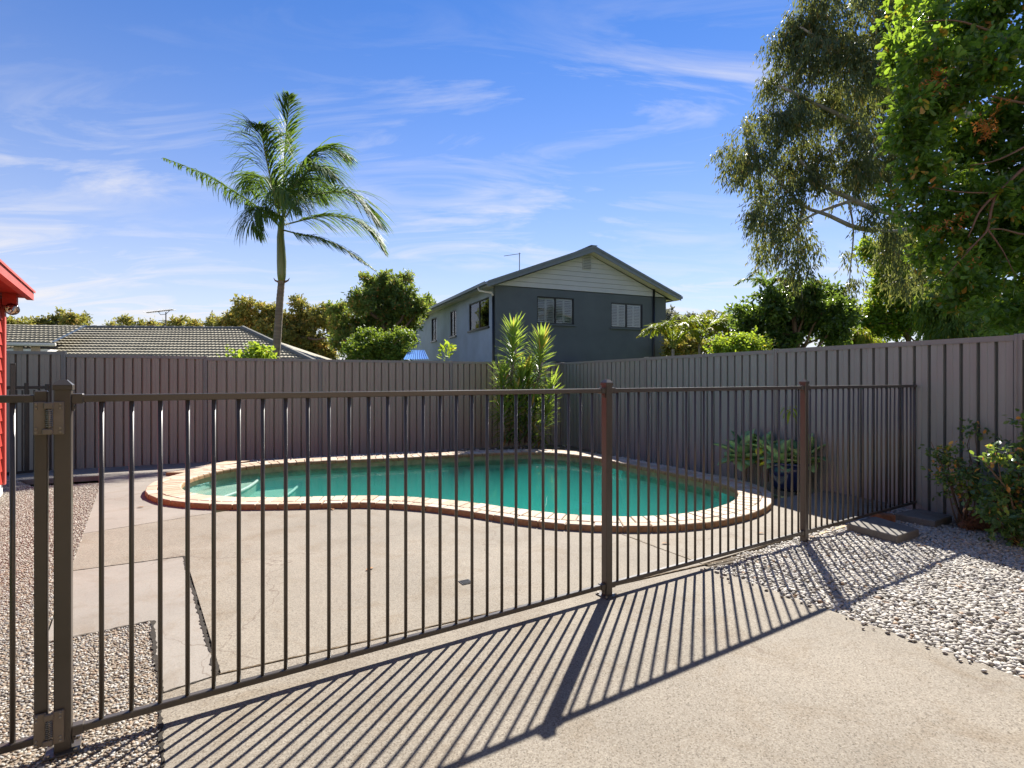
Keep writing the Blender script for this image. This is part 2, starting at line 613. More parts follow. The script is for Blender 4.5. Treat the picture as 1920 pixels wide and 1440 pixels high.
LM = {}
LM['euc'] = leaf_mat('eucalypt_leaf', [(0, (0.039, 0.066, 0.039)), (0.45, (0.079, 0.112, 0.055)), (0.8, (0.145, 0.165, 0.060)), (1, (0.343, 0.211, 0.060))], 0.36, (0.40, 0.42, 0.07), 0.5, 0.35)
LM['big'] = leaf_mat('broad_glossy_leaf', [(0, (0.035, 0.073, 0.026)), (0.5, (0.089, 0.170, 0.035)), (0.85, (0.194, 0.308, 0.049)), (1, (0.616, 0.211, 0.049))], 0.5, (0.46, 0.66, 0.03), 0.30, 0.5)
LM['bright'] = leaf_mat('bright_green_leaf', [(0, (0.077, 0.155, 0.028)), (0.5, (0.186, 0.311, 0.046)), (0.9, (0.373, 0.450, 0.054)), (1, (0.698, 0.404, 0.062))], 0.5, (0.55, 0.66, 0.03))
LM['dark'] = leaf_mat('dark_green_leaf', [(0, (0.035, 0.067, 0.029)), (0.5, (0.072, 0.128, 0.040)), (1, (0.176, 0.240, 0.048))], 0.35, (0.36, 0.52, 0.04), 0.3)
LM['olive'] = leaf_mat('olive_leaf', [(0, (0.119, 0.151, 0.054)), (0.5, (0.259, 0.270, 0.069)), (0.85, (0.454, 0.367, 0.090)), (1, (0.691, 0.389, 0.108))], 0.4, (0.45, 0.40, 0.05))
LM['round'] = leaf_mat('mid_green_leaf', [(0, (0.073, 0.125, 0.042)), (0.55, (0.177, 0.260, 0.062)), (0.88, (0.354, 0.416, 0.083)), (1, (0.749, 0.354, 0.125))], 0.4, (0.40, 0.48, 0.05))
LM['grey'] = leaf_mat('grey_green_leaf', [(0, (0.120, 0.132, 0.096)), (1, (0.264, 0.252, 0.192))], 0.3, (0.3, 0.3, 0.15))
LM['palm'] = leaf_mat('palm_leaflet', [(0, (0.034, 0.068, 0.027)), (0.5, (0.068, 0.121, 0.032)), (0.9, (0.162, 0.216, 0.041)), (1, (0.405, 0.297, 0.081))], 0.35, (0.30, 0.46, 0.04), 0.6, 0.22)
LM['cane'] = leaf_mat('golden_cane_leaflet', [(0, (0.090, 0.165, 0.022)), (0.6, (0.225, 0.285, 0.030)), (1, (0.510, 0.285, 0.045))], 0.4, (0.36, 0.42, 0.02))
LM['cord'] = leaf_mat('strap_leaf', [(0, (0.060, 0.120, 0.039)), (0.5, (0.143, 0.240, 0.053)), (0.92, (0.315, 0.405, 0.075)), (1, (0.630, 0.360, 0.105))], 0.42, (0.52, 0.66, 0.06), 0.22, 0.65)
LM['agave'] = leaf_mat('agave_leaf', [(0, (0.225, 0.413, 0.188)), (0.5, (0.375, 0.600, 0.263)), (0.9, (0.562, 0.787, 0.263)), (1, (0.900, 0.900, 0.112))], 0.25, (0.4, 0.6, 0.12), 0.5, 0.3)
LM['shrub'] = leaf_mat('small_shrub_leaf', [(0, (0.048, 0.106, 0.048)), (0.5, (0.106, 0.192, 0.058)), (0.88, (0.288, 0.365, 0.058)), (1, (0.768, 0.326, 0.096))], 0.38, (0.45, 0.60, 0.04), 0.28, 0.55)
LM['hedge'] = leaf_mat('hedge_leaf', [(0, (0.061, 0.115, 0.024)), (0.5, (0.142, 0.223, 0.041)), (0.9, (0.270, 0.351, 0.054)), (1, (0.405, 0.351, 0.068))], 0.38, (0.40, 0.52, 0.03))
LM['fruit'] = leaf_mat('rust_flower', [(0, (0.40, 0.11, 0.03)), (1, (0.62, 0.24, 0.05))], 0.3, (0.6, 0.25, 0.05))

# ------------------------------------------------------------------ yard frame
YAW = R(23.46)
u2 = Vector((math.cos(YAW), math.sin(YAW)))       # along the rear fence
v2 = Vector((-math.sin(YAW), math.cos(YAW)))      # away along the side fence
CN = G(1055, 819)                                 # corner where the two boundary fences meet

# pool outline: inner lip of the coping, traced at coping level
CT = 0.06
inner_px = [(331, 911), (337, 919), (359, 926), (391, 930), (453, 932.5), (547, 932), (620, 930), (693, 928), (771, 931), (824, 934.6),
            (880, 940), (951, 950.5), (1022, 961), (1092, 966.5), (1163, 969), (1234, 968), (1305, 961), (1358, 949), (1386, 936),
            (1394, 922), (1377, 910), (1337, 900), (1278, 889), (1219, 876.5), (1159, 865.6), (1120, 857), (1060, 849), (1001, 846),
            (907, 849), (814, 854), (720, 859), (630, 862), (544, 866), (453, 874), (416, 880), (391, 885), (359, 893.5), (337, 904)]
raw = [G(x, y, CT) for x, y in inner_px]


def resample(pts, n):
    P = np.array([[p[0], p[1]] for p in pts])
    P2 = np.vstack([P, P[:1]])
    s = np.concatenate([[0], np.cumsum(np.linalg.norm(np.diff(P2, axis=0), axis=1))])
    t = np.linspace(0, s[-1], n, endpoint=False)
    return np.stack([np.interp(t, s, P2[:, 0]), np.interp(t, s, P2[:, 1])], 1), s[-1]


IN, _ = resample(raw, 400)
for _ in range(60):
    IN = 0.5 * IN + 0.25 * (np.roll(IN, 1, 0) + np.roll(IN, -1, 0))
IN, PERIM = resample(IN, 400)


def normals(P):
    t = np.roll(P, -1, 0) - np.roll(P, 1, 0)
    t /= np.linalg.norm(t, axis=1)[:, None]
    return np.stack([t[:, 1], -t[:, 0]], 1)


area = 0.5 * np.sum(IN[:, 0] * np.roll(IN[:, 1], -1) - np.roll(IN[:, 0], -1) * IN[:, 1])
if area < 0:
    IN = IN[::-1].copy()
NRM = normals(IN)      # outward for counter-clockwise outline


def off(d):
    return IN + NRM * d


def curve_at(s, d):
    """point at arc length s, offset d outward"""
    q = (s / PERIM * 400) % 400
    i = int(q)
    f = q - i
    p = IN[i] * (1 - f) + IN[(i + 1) % 400] * f
    n = NRM[i] * (1 - f) + NRM[(i + 1) % 400] * f
    return Vector((p[0] + n[0] * d, p[1] + n[1] * d))


OUT_W = 0.345
OUTER = off(OUT_W)

# ------------------------------------------------------------------ ground
big = [Vector((x, y, -0.22)) for x, y in ((-900, -60), (900, -60), (900, 1500), (-900, 1500))]


def sheet_with_hole(outer, hole, z):
    o = [Vector((p[0], p[1], 0)) for p in outer]
    h = [Vector((p[0], p[1], 0)) for p in hole][::-1]
    tri = tessellate_polygon([o, h])
    vs = [(p[0], p[1], z) for p in o + h]
    return vs, tri


vs, tri = sheet_with_hole(big, OUTER[::8], -0.22)
g = MB().add(vs, tri).build('ground', M['grass'])
tag(g, kind='structure')
yard = [CN - u2 * 11.5, CN - u2 * 11.5 - v2 * 13.5, CN - v2 * 13.5 + u2 * 0.0, CN]
# ---- concrete slabs: one sheet with the pool cut out, divided at the joints
deck_outer = [CN - u2 * 11.5 + v2 * 0.02, CN - u2 * 11.5 - v2 * 15, CN - v2 * 15 - u2 * 0.04, CN - u2 * 0.04 + v2 * 0.02]
DV, DT = sheet_with_hole(deck_outer, off(OUT_W - 0.004)[::2], 0.0)
deck = thing('pool_deck', None, None, kind='structure')


def slab(planes, material, name='slab', parent=deck, thick=0.07, zf=None):
    bm = bmesh.new()
    vv = [bm.verts.new(v) for v in DV]
    for t in DT:
        try:
            bm.faces.new([vv[i] for i in t])
        except ValueError:
            pass
    for co, no in planes:
        geo = bm.verts[:] + bm.edges[:] + bm.faces[:]
        bmesh.ops.bisect_plane(bm, geom=geo, plane_co=(co[0], co[1], 0), plane_no=(no[0], no[1], 0), clear_outer=True, dist=1e-5)
    bmesh.ops.recalc_face_normals(bm, faces=bm.faces)
    for f in bm.faces:
        if f.normal.z < 0:
            f.normal_flip()
    be = [e for e in bm.edges if e.is_boundary]
    r = bmesh.ops.extrude_edge_only(bm, edges=be)
    for e in r['geom']:
        if isinstance(e, bmesh.types.BMVert):
            e.co.z -= thick
    if zf:
        for v in bm.verts:
            v.co.z += zf(v.co)
    me = bpy.data.meshes.new(name)
    bm.to_mesh(me)
    bm.free()
    return link(name, me, parent, material)


def plane(a, b, gap=0.006):
    """half plane left of a->b (image-wise points), pulled in by gap; keeps the left side"""
    d = (b - a).normalized()
    n = Vector((d.y, -d.x))         # right side normal = removed side
    return (a - n * gap, n)


def flip(pl, gap=0.006):
    co, n = pl
    return (co + n * 2 * gap, -n)


Ja, Jb = G(346, 1043), G(412, 1264)               # short joint beside the pebble strip
Jc, Jd = G(412, 1264), G(920, 1149)               # joint in front of the main slab
Je, Jf = G(1156, 998), G(1291, 1048)              # joint from the coping to the fence
Jg, Jh = G(138, 1070), G(346, 1043)               # left cross joint
Jk, Jl = G(196, 994), G(417, 959)                 # faint joint further back
Jm, Jn = G(190, 905), G(130, 1075)                # edge between concrete and pebbles
front = plane(Jc, Jd)                             # keeps beyond
right_of_e = plane(Jf, Je)                        # keeps left of the joint seen from camera? fixed by test below


def keep(pl, p):
    """orient a half plane so that p stays"""
    co, n = pl
    if (p - co).dot(n) > 0:
        d = 0.012
        return (co + n * d, -n)
    return pl


pA = G(800, 1040)      # middle of main slab
pD = G(1440, 990)
pE = G(230, 950)
pF = G(230, 1110)
tF = (CN - v2 * 1.95)
slope_line = keep((tF, v2), G(400, 1000))


def noshift(pl):
    return pl


LA = Ja - (Jb - Ja).normalized() * 0
main1 = [keep(plane(Jc, Jd), pA), keep(plane(Je, Jf), pA), keep(plane(Ja, Jb), pA), keep(plane(Jk, Jl), pA), slope_line]
slab(main1, M['concrete'])
# piece of the same pour left of the short joint, above the cross joint (no gap to the main slab)
dJ = (Jb - Ja).normalized()
nJ = Vector((dJ.y, -dJ.x))
if (pA - Ja).dot(nJ) < 0:
    nJ = -nJ
left_of = (Ja - nJ * (-0.006), nJ)
slab([left_of, keep(plane(Jg, Jh), G(230, 1030)), keep(plane(Jk, Jl), G(230, 1030)), keep(plane(Jm, Jn, 0.0), G(300, 1020))], M['concrete'])
# far left slab, behind the faint joint, and the strip falling to the rear fence
bl = G(440, 872)
bl_dir = v2
cut_back = keep((bl, u2), pE)
slab([keep(plane(Jk, Jl, 0.002), pE), keep(plane(Jm, Jn, 0.0), pE), slope_line, cut_back], M['smooth_concrete'])
FALL = 0.15 / 1.95
slab([keep((tF, v2), CN), cut_back], M['smooth_concrete'], zf=lambda c: -FALL * max(0.0, (Vector((c.x, c.y)) - tF).dot(v2)))
# right slab
re_a, re_b = G(1330, 1053), G(1663, 953)
slab([keep(plane(Je, Jf), pD), keep(plane(re_a, re_b, 0.0), pD), keep((G(1461, 934), (G(1540, 921) - G(1461, 934)).orthogonal().normalized()), pD), keep((CN - v2 * 9.0, v2), pD)], M['concrete'])
# old slab left of the short joint
Jp, Jq = G(88, 1204), G(284, 1165)
left_gap = (Ja - nJ * 0.012, nJ)
cutF = keep(plane(Jp, Jq, 0.0), pF)
slab([left_gap, keep(plane(Jg, Jh), pF), keep(plane(Jm, Jn, 0.0), pF), cutF], M['smooth_concrete'])
Jr, Js = G(284, 1165), G(301, 1300)
slab([left_gap, (cutF[0], -cutF[1]), keep(plane(Jr, Js, 0.0), G(350, 1200)), keep(plane(G(301, 1300), Jc), G(350, 1200))], M['smooth_concrete'])

# dirt packed in the joints
for a_, b_, e0, e1 in ((Jc, Jd, 0.0, 2.4), (Ja, Jb, 0.05, 0.1), (Je, Jf, 0.0, 0.15), (Jg, Jh, 0.2, 0.05), (Jk, Jl, 0.3, 0.0)):
    d_ = (b_ - a_).normalized()
    n_ = Vector((d_.y, -d_.x)) * 0.045
    p_, q_ = a_ - d_ * e0, b_ + d_ * e1
    MB().prism([tuple(p_ - n_), tuple(q_ - n_), tuple(q_ + n_), tuple(p_ + n_)], -0.05, -0.012).build('joint_filler', M['joint'], deck)

def dirt_strip(a, b, w0, w1, m_, z=0.0025, step=0.02, side=0.0):
    g_ = np.random.default_rng(int(abs(a.x) * 1000))
    d_ = (b - a).normalized()
    n_ = Vector((d_.y, -d_.x))
    k_ = max(4, int((b - a).length / step))
    mm = MB()
    drift = 0.0
    for i in range(k_ + 1):
        t_ = i / k_
        drift = drift * 0.8 + g_.normal(0, 0.0018)
        w_ = (w0 + (w1 - w0) * t_) * g_.uniform(0.25, 1.35)
        p_ = a.lerp(b, t_) + n_ * (drift + side)
        l_, r_ = p_ - n_ * w_, p_ + n_ * w_ * g_.uniform(0.5, 1.2)
        mm.v += [(l_.x, l_.y, z), (r_.x, r_.y, z)]
    mm.f = [(2 * i, 2 * i + 1, 2 * i + 3, 2 * i + 2) for i in range(k_)]
    return mm.build('joint_dirt', m_, deck)


m_dark = mat('dark_joint_soil', (0.018, 0.013, 0.007), 0.95, var=0.5, vscale=40, bump=0.8)
m_tan = mat('tan_joint_dirt', (0.085, 0.056, 0.026), 0.95, var=0.5, vscale=40, bump=0.6)
dirt_strip(Ja, Jb, 0.006, 0.014, m_dark, side=0.010)
dirt_strip(Jc - (Jd - Jc).normalized() * 0.0, Jd + (Jd - Jc).normalized() * 2.2, 0.007, 0.006, m_tan)
dirt_strip(Jg - (Jh - Jg).normalized() * 0.0, Jh, 0.004, 0.008, m_dark)
dirt_strip(Je, Jf, 0.005, 0.005, m_tan)
dirt_strip(Jk, Jl, 0.0022, 0.002, m_dark)
dirt_strip(G(301, 1300), Jc, 0.006, 0.008, m_dark)
dirt_strip(Jr, Js, 0.012, 0.010, m_dark, 0.004)
dirt_strip(Jp, Jq, 0.004, 0.006, m_dark, 0.004)
dirt_strip(Js, G(302.5, 1440), 0.010, 0.008, m_dark, 0.004)

# foreground patio
pb = [G(301, 1302), Jc + Vector((0.0, -0.012)), G(1320, 1060) + Vector((0, -0.012)), G(1920, 1273)]
dpb = (pb[3] - pb[2]).normalized()
pb = [Vector(p) for p in pb]
pb[3] = pb[2] + dpb * 7.0
poly = [pb[0], pb[1], pb[2], pb[3], Vector((pb[3].x, -3.0)) if pb[3].y > -3 else pb[3] + Vector((0, -0.5)), Vector((-0.72, -3.0)), G(301.5, 1440)]
o = MB().prism([tuple(p) for p in poly], -0.09, 0.0).build('patio_slab', M['patio'])
tag(o, kind='structure')

# ------------------------------------------------------------------ pebbles and gravel as real stones
ICO_V = []
ph = (1 + 5 ** 0.5) / 2
for a in (-1, 1):
    for b in (-ph, ph):
        ICO_V += [(0, a, b), (a, b, 0), (b, 0, a)]
ICO_V = np.array(ICO_V) / math.sqrt(1 + ph * ph)
_bm = bmesh.new()
for v in ICO_V:
    _bm.verts.new(v)
_r = bmesh.ops.convex_hull(_bm, input=_bm.verts[:])
_bm.verts.index_update()
ICO_F = np.array([[v.index for v in f.verts] for f in _bm.faces])
_bm.free()


def inside(P, poly):
    x, y = P[:, 0], P[:, 1]
    r = np.zeros(len(P), bool)
    n = len(poly)
    for i in range(n):
        x1, y1 = poly[i][0], poly[i][1]
        x2, y2 = poly[(i + 1) % n][0], poly[(i + 1) % n][1]
        c = ((y1 > y) != (y2 > y)) & (x < (x2 - x1) * (y - y1) / (y2 - y1 + 1e-12) + x1)
        r ^= c
    return r


def stones(name, pts, z, size, flat, cols, parent=None, rough=0.28, smooth=True):
    n = len(pts)
    base = ICO_V[None] * (1 + rng.normal(0, rough, (n, 12, 1)))
    sc = rng.uniform(size[0], size[1], (n, 1, 1)) * np.stack([rng.uniform(0.8, 1.35, n), rng.uniform(0.65, 1.0, n), rng.uniform(flat[0], flat[1], n)], 1)[:, None]
    base = base * sc
    a = rng.uniform(0, 6.283, n)
    tl = rng.normal(0, 0.35, n)
    ca, sa = np.cos(a), np.sin(a)
    x, y, zz = base[..., 0], base[..., 1], base[..., 2]
    ct, st = np.cos(tl)[:, None], np.sin(tl)[:, None]
    y, zz = y * ct - zz * st, y * st + zz * ct
    x, y = x * ca[:, None] - y * sa[:, None], x * sa[:, None] + y * ca[:, None]
    V = np.stack([x + pts[:, 0:1], y + pts[:, 1:2], zz + np.asarray(z).reshape(-1, 1)], -1).reshape(-1, 3)
    Fi = (ICO_F[None] + (np.arange(n) * 12)[:, None, None]).reshape(-1, 3)
    cols = np.asarray(cols)
    pick = cols[rng.integers(0, len(cols), n)] * rng.uniform(0.66, 0.96, (n, 1))
    C = np.concatenate([np.repeat(np.clip(pick, 0, 1), 12, 0), np.ones((n * 12, 1))], 1)
    me = fast_mesh(name, V, Fi, 3, smooth=smooth, color=C)
    o = link(name, me, parent, M['stone'])
    return tag(o, kind='stuff')


def jitter_grid(poly, sp, jit=0.5):
    xs = [p[0] for p in poly]
    ys = [p[1] for p in poly]
    gx, gy = np.meshgrid(np.arange(min(xs), max(xs), sp), np.arange(min(ys), max(ys), sp))
    P = np.stack([gx.ravel(), gy.ravel()], 1) + rng.uniform(-jit, jit, (gx.size, 2)) * sp
    P = P[inside(P, poly)]
    sx = 960 + P[:, 0] / np.maximum(P[:, 1], 0.2) * F
    return P[(sx > -420) & (sx < 2350) & (P[:, 1] > 1.2)]


# pebble-faced concrete strip on the left
peb_poly = [Jm, Jn, G(90, 1175), Jp, Jq, Js, G(302.5, 1440), Vector((-1.0, 1.3)), Vector((-2.4, 1.3)), Vector((-8.2, 7.2)), G(20, 898), G(60, 912)]
peb_base = thing('pebble_paving', None, None, kind='structure')
MB().prism([tuple(p) for p in peb_poly], -0.05, -0.004).build('bed', concrete_mat('pebble_mortar', (0.24, 0.20, 0.155), 1.2), peb_base)
P = jitter_grid(peb_poly, 0.0165)
near = jitter_grid(peb_poly, 0.0125)
near = near[near[:, 1] < 4.0]
stones('pebbles', near, rng.uniform(-0.005, -0.001, len(near)), (0.0052, 0.0088), (0.5, 0.75),
       [(0.42, 0.37, 0.30), (0.35, 0.29, 0.22), (0.28, 0.215, 0.15), (0.48, 0.45, 0.40), (0.22, 0.175, 0.135), (0.35, 0.335, 0.31), (0.34, 0.24, 0.165), (0.50, 0.47, 0.42), (0.18, 0.155, 0.135), (0.45, 0.42, 0.37)], peb_base, 0.18)
far = P[P[:, 1] >= 4.0]
stones('pebbles', far, rng.uniform(-0.005, 0.0, len(far)), (0.008, 0.012), (0.5, 0.7),
       [(0.38, 0.335, 0.27), (0.31, 0.265, 0.21), (0.42, 0.39, 0.34), (0.25, 0.21, 0.17)], peb_base, 0.18)

# white gravel bed beside the patio
gr_poly = [pb[2] + Vector((0.03, 0.0)), re_a, re_b + Vector((0.05, 0.0)), CN - v2 * 7.55 - u2 * 0.05, CN - v2 * 12.6 - u2 * 0.05, pb[2] + dpb * 4.2]
bed = MB().prism([tuple(p) for p in gr_poly], -0.10, -0.055).build('gravel_bed', mat('gravel_fines', (0.30, 0.28, 0.25), 0.95, var=0.4, vscale=30, bump=0.8))
tag(bed, kind='structure')
WHITE = [(0.47, 0.435, 0.38), (0.52, 0.485, 0.43), (0.40, 0.37, 0.32), (0.55, 0.52, 0.47), (0.35, 0.32, 0.27), (0.45, 0.43, 0.40), (0.48, 0.43, 0.36)]


def heap(P):
    return 0.007 * np.sin(P[:, 0] * 5.1 + 1) * np.sin(P[:, 1] * 4.3) + 0.004 * np.sin(P[:, 0] * 11 + P[:, 1] * 9)


for k, (sp, dz) in enumerate(((0.0190, -0.036), (0.0225, -0.020))):
    P = jitter_grid(gr_poly, sp, 0.6)
    o = stones('white_gravel', P, dz + heap(P), (0.0115, 0.0185), (0.5, 0.85), WHITE * 9 + ([(0.33, 0.22, 0.14)] if k else []), None, 0.26)
    tag(o, 'white crushed stone gravel between patio and side fence' if k else 'lower layer of the white gravel beside the patio', 'gravel')

ts = rng.uniform(0.05, 3.4, 90)
ed = np.array([list(pb[2] + dpb * t - Vector((-dpb.y, dpb.x)) * abs(rng.normal(0, 0.05))) for t in ts])
o = stones('stray_stones', ed, np.full(90, 0.007), (0.007, 0.015), (0.5, 0.85), WHITE, None, 0.26)
tag(o, 'stray white stones scattered on the patio along the gravel edge', 'gravel')

# ------------------------------------------------------------------ planting strip behind the coping
strip_s = [s for s in np.arange(0, PERIM, 0.1)]
seg = []
for s_ in strip_s:
    p = curve_at(s_, OUT_W + 0.005)
    rel = p - CN
    du, dv = -rel.dot(u2), -rel.dot(v2)       # distance from side fence, distance from rear fence
    n_ = curve_at(s_, 1.0) - curve_at(s_, 0.0)
    if dv < 3.9 and n_.dot(v2) > 0.12 and du < 6.7 or (n_.dot(u2) > 0.5 and n_.dot(v2) > 0.1):
        # travel outward till a fence
        n_ = n_.normalized()
        t1 = dv / max(n_.dot(v2), 1e-3)
        t2 = du / max(n_.dot(u2), 1e-3) if n_.dot(u2) > 0.01 else 1e9
        seg.append((s_, p, n_, min(t1, t2)))
sv, sf = [], []
K = 6
for i, (s_, p, n_, t) in enumerate(seg):
    for k in range(K + 1):
        q = p + n_ * (t + 0.03) * k / K
        sv.append((q.x, q.y, 0.012 - 0.19 * (k / K) ** 1.3 * min(1, t / 0.9)))
    if i and seg[i][0] - seg[i - 1][0] < 0.15:
        for k in range(K):
            a = (i - 1) * (K + 1) + k
            sf.append((a, a + 1, a + K + 2, a + K + 1))
bs = MB().add(sv, sf).build('garden_bed', M['soil'])
tag(bs, kind='structure')
gp = []
for (s_, p, n_, t) in seg:
    for _ in range(46):
        k = rng.random() ** 1.1
        q = p + n_ * t * k * 0.98 + Vector(rng.uniform(-0.06, 0.06, 2))
        px = 960 + q.x / q.y * F
        dens = 1.0 if px > 1165 else (0.5 if px < 790 else 0.06)
        if rng.random() < dens:
            gp.append((q.x, q.y, 0.022 - 0.19 * k ** 1.3 * min(1, t / 0.9)))
gp = np.array(gp)
o = stones('white_pebbles', gp[:, :2], gp[:, 2], (0.016, 0.028), (0.6, 0.9), WHITE, None, 0.2)
tag(o, 'white pebbles strewn along the planting strip behind the pool', 'pebbles')

# ------------------------------------------------------------------ swimming pool
pc = IN.mean(0)
pool = thing('swimming_pool', 'kidney shaped green water pool rimmed with tan bricks', 'pool', (pc[0], pc[1], 0))
WZ = -0.075


def ring_wall(name, rings, material, close=None):
    m = MB()
    n = 200
    base = len(m.v)
    for d, z in rings:
        P_ = off(d)[::2]
        m.v += [(p[0], p[1], z) for p in P_]
    for r in range(len(rings) - 1):
        for i in range(n):
            j = (i + 1) % n
            m.f.append((r * n + i, r * n + j, (r + 1) * n + j, (r + 1) * n + i))
    if close:
        last = (len(rings) - 1) * n
        tri = tessellate_polygon([[Vector(v) for v in m.v[last:last + n]]])
        m.f += [tuple(last + k for k in t) for t in tri]
    return m.build(name, material, pool, smooth=False)


ring_wall('waterline_tiles', [(0.03, 0.0), (0.026, -0.17)], M['tile_band'])
ring_wall('basin', [(0.034, -0.165), (0.022, -0.17), (0.0, -0.75), (-0.12, -0.95), (-0.40, -1.10)], M['plaster'], close=True)
# water body: closed
mw = MB()
n = 200
top = off(0.02)[::2]
bot = off(-0.02)[::2]
mw.v = [(p[0], p[1], WZ) for p in top] + [(p[0], p[1], -1.05) for p in off(-0.40)[::2]]
mid = len(mw.v)
mw.v += [(p[0], p[1], -0.72) for p in off(-0.03)[::2]]
tri = tessellate_polygon([[Vector(v) for v in mw.v[:n]]])
mw.f += [tuple(t) for t in tri]
tri = tessellate_polygon([[Vector(v) for v in mw.v[n:2 * n]]])
mw.f += [tuple(n + k for k in t) for t in tri]
for i in range(n):
    j = (i + 1) % n
    mw.f.append((i, j, mid + j, mid + i))
    mw.f.append((mid + i, mid + j, n + j, n + i))
wat = mw.build('water', M['water'], pool)

# entry steps at the left end of the pool
XL = off(0.015)[:, 0].min()
for chord, zt, zb in ((XL + 0.95, -0.30, -1.0), (XL + 0.45, -0.17, -0.30)):
    P_ = off(0.015)
    k0 = [i for i in range(400) if P_[i][0] < chord and P_[i - 1][0] >= chord][0]
    pts_ = []
    i = k0
    while P_[i % 400][0] < chord:
        pts_.append((P_[i % 400][0], P_[i % 400][1]))
        i += 1
    a_, b_ = Vector(pts_[-1]), Vector(pts_[0])
    edge = []
    for t in np.linspace(0, 1, 10)[1:-1]:
        q = a_.lerp(b_, t)
        edge.append((q.x + 0.16 * math.sin(math.pi * t), q.y))
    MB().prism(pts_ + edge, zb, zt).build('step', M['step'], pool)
    full = [tuple(a_)] + edge + [tuple(b_)]
    m = MB()
    m.tube([(x, y, zt + 0.01) for x, y in full], 0.022, 8)
    m.build('step_nosing', M['step_edge'], pool, smooth=True)

# mortar bed under the bricks
mo = MB()
for d, z in ((0.0, 0.0), (0.0, 0.046), (OUT_W - 0.012, 0.046), (OUT_W - 0.012, -0.01)):
    mo.v += [(p[0], p[1], z) for p in off(d)[::2]]
for r_ in range(3):
    for i in range(n):
        j = (i + 1) % n
        mo.f.append((r_ * n + i, r_ * n + j, (r_ + 1) * n + j, (r_ + 1) * n + i))
mo.build('mortar', M['mortar'], pool)


def brick(s0, s1, d0, d1, z0, z1, c=0.006, nose=False):
    """one brick following the curve, chamfered top"""
    m = MB()
    jz = rng.normal(0, 0.0015)
    z1 = z1 + jz
    d1 = d1 + rng.normal(0, 0.002)
    ce = c * 1.0
    cin = 0.02 if nose else c
    prof = [(d0, z0), (d0, z1 - cin), (d0 + cin * 0.3, z1 - cin * 0.3), (d0 + cin, z1), (d1 - c, z1), (d1, z1 - c), (d1, z0)]
    secs = []
    for s_, sh in ((s0, 0.0), (s0 + ce, 1.0), (s1 - ce, 1.0), (s1, 0.0)):
        row = []
        for d, z in prof:
            zz = z if (sh > 0 or z < z1 - c * 1.2) else z1 - c
            p = curve_at(s_, d)
            row.append((p.x, p.y, zz))
        secs.append(row)
    k = len(prof)
    for row in secs:
        m.v += row
    for a in range(3):
        for b in range(k - 1):
            m.f.append((a * k + b, a * k + b + 1, (a + 1) * k + b + 1, (a + 1) * k + b))
    m.f.append(tuple(range(k)))
    m.f.append(tuple(range(3 * k, 4 * k))[::-1])
    return m.build('coping_brick', M['header'], pool)


nh = int(round(PERIM / 0.122))
for i in range(nh):
    a = PERIM * i / nh
    b = PERIM * (i + 1) / nh
    brick(a + 0.004, b - 0.004, -0.022, 0.222, 0.002, CT, nose=True)
ns = int(round((PERIM + 6.28 * 0.3) / 0.238))
for i in range(ns):
    a = PERIM * (i + 0.5) / ns
    b = PERIM * (i + 1.5) / ns
    brick(a + 0.004, b - 0.004, 0.231, OUT_W, 0.002, CT)
# extra run of bricks at the back left, beside the coping
m = MB()
q0, q1, q2, q3 = G(311, 884, CT), G(345, 884, CT), G(470, 862, CT), G(425, 863, CT)
for i in range(7):
    a0 = q0.lerp(q3, i / 7)
    a1 = q0.lerp(q3, (i + 0.93) / 7)
    b0 = q1.lerp(q2, i / 7)
    b1 = q1.lerp(q2, (i + 0.93) / 7)
    c_ = [a0, b0, b1, a1]
    MB().prism([tuple(x) for x in c_], -0.05, CT - 0.012).build('edging_brick', M['header'], pool)

# ------------------------------------------------------------------ tubular pool fence
P1, P4 = G(119, 1405), G(1722, 951)
fd = (P4 - P1).normalized()
FA = math.atan2(fd.y, fd.x)
S2, S3, S4 = hit(1138, P1, fd), hit(1508, P1, fd), hit(1722, P1, fd)
S = [0.0, S2, S3, S4]
fence = thing('pool_fence', 'dark bronze tubular pool fence with capped square posts along the patio', 'fence', (P1.x, P1.y, 0), FA)
RT, RH = 1.302, 0.027        # top of top rail, rail height
BZ = 0.078                   # top of bottom rail
bar_me = MB().tube([(0, 0, BZ - 0.004), (0, 0, RT - RH + 0.003)], 0.0085, 12).mesh('bar', smooth=True)
bar_me.materials.append(M['fence_alu'])


def rail(x0, x1, zt, parent, name):
    return MB().box(((x0 + x1) / 2, 0, zt - RH / 2), (x1 - x0, 0.027, RH), bev=0.003).build(name, M['fence_alu'], parent, local=True)


def bracket(x, zt, parent, sgn):
    m = MB()
    m.box((x + sgn * 0.016, 0, zt - RH / 2), (0.036, 0.036, RH + 0.010), bev=0.003)
    m.box((x + sgn * 0.003, 0, zt - RH - 0.016), (0.005, 0.032, 0.032), bev=0.001)
    m.lathe([(0.0, 0.005), (0.006, 0.004), (0.007, 0.0)], n=8, m=Matrix.Translation((x + sgn * 0.0055, 0, zt - RH - 0.020)) @ Matrix.Rotation(R(90) * sgn, 4, 'Y'))
    return m.build('bracket', M['fence_alu'], parent, local=True)


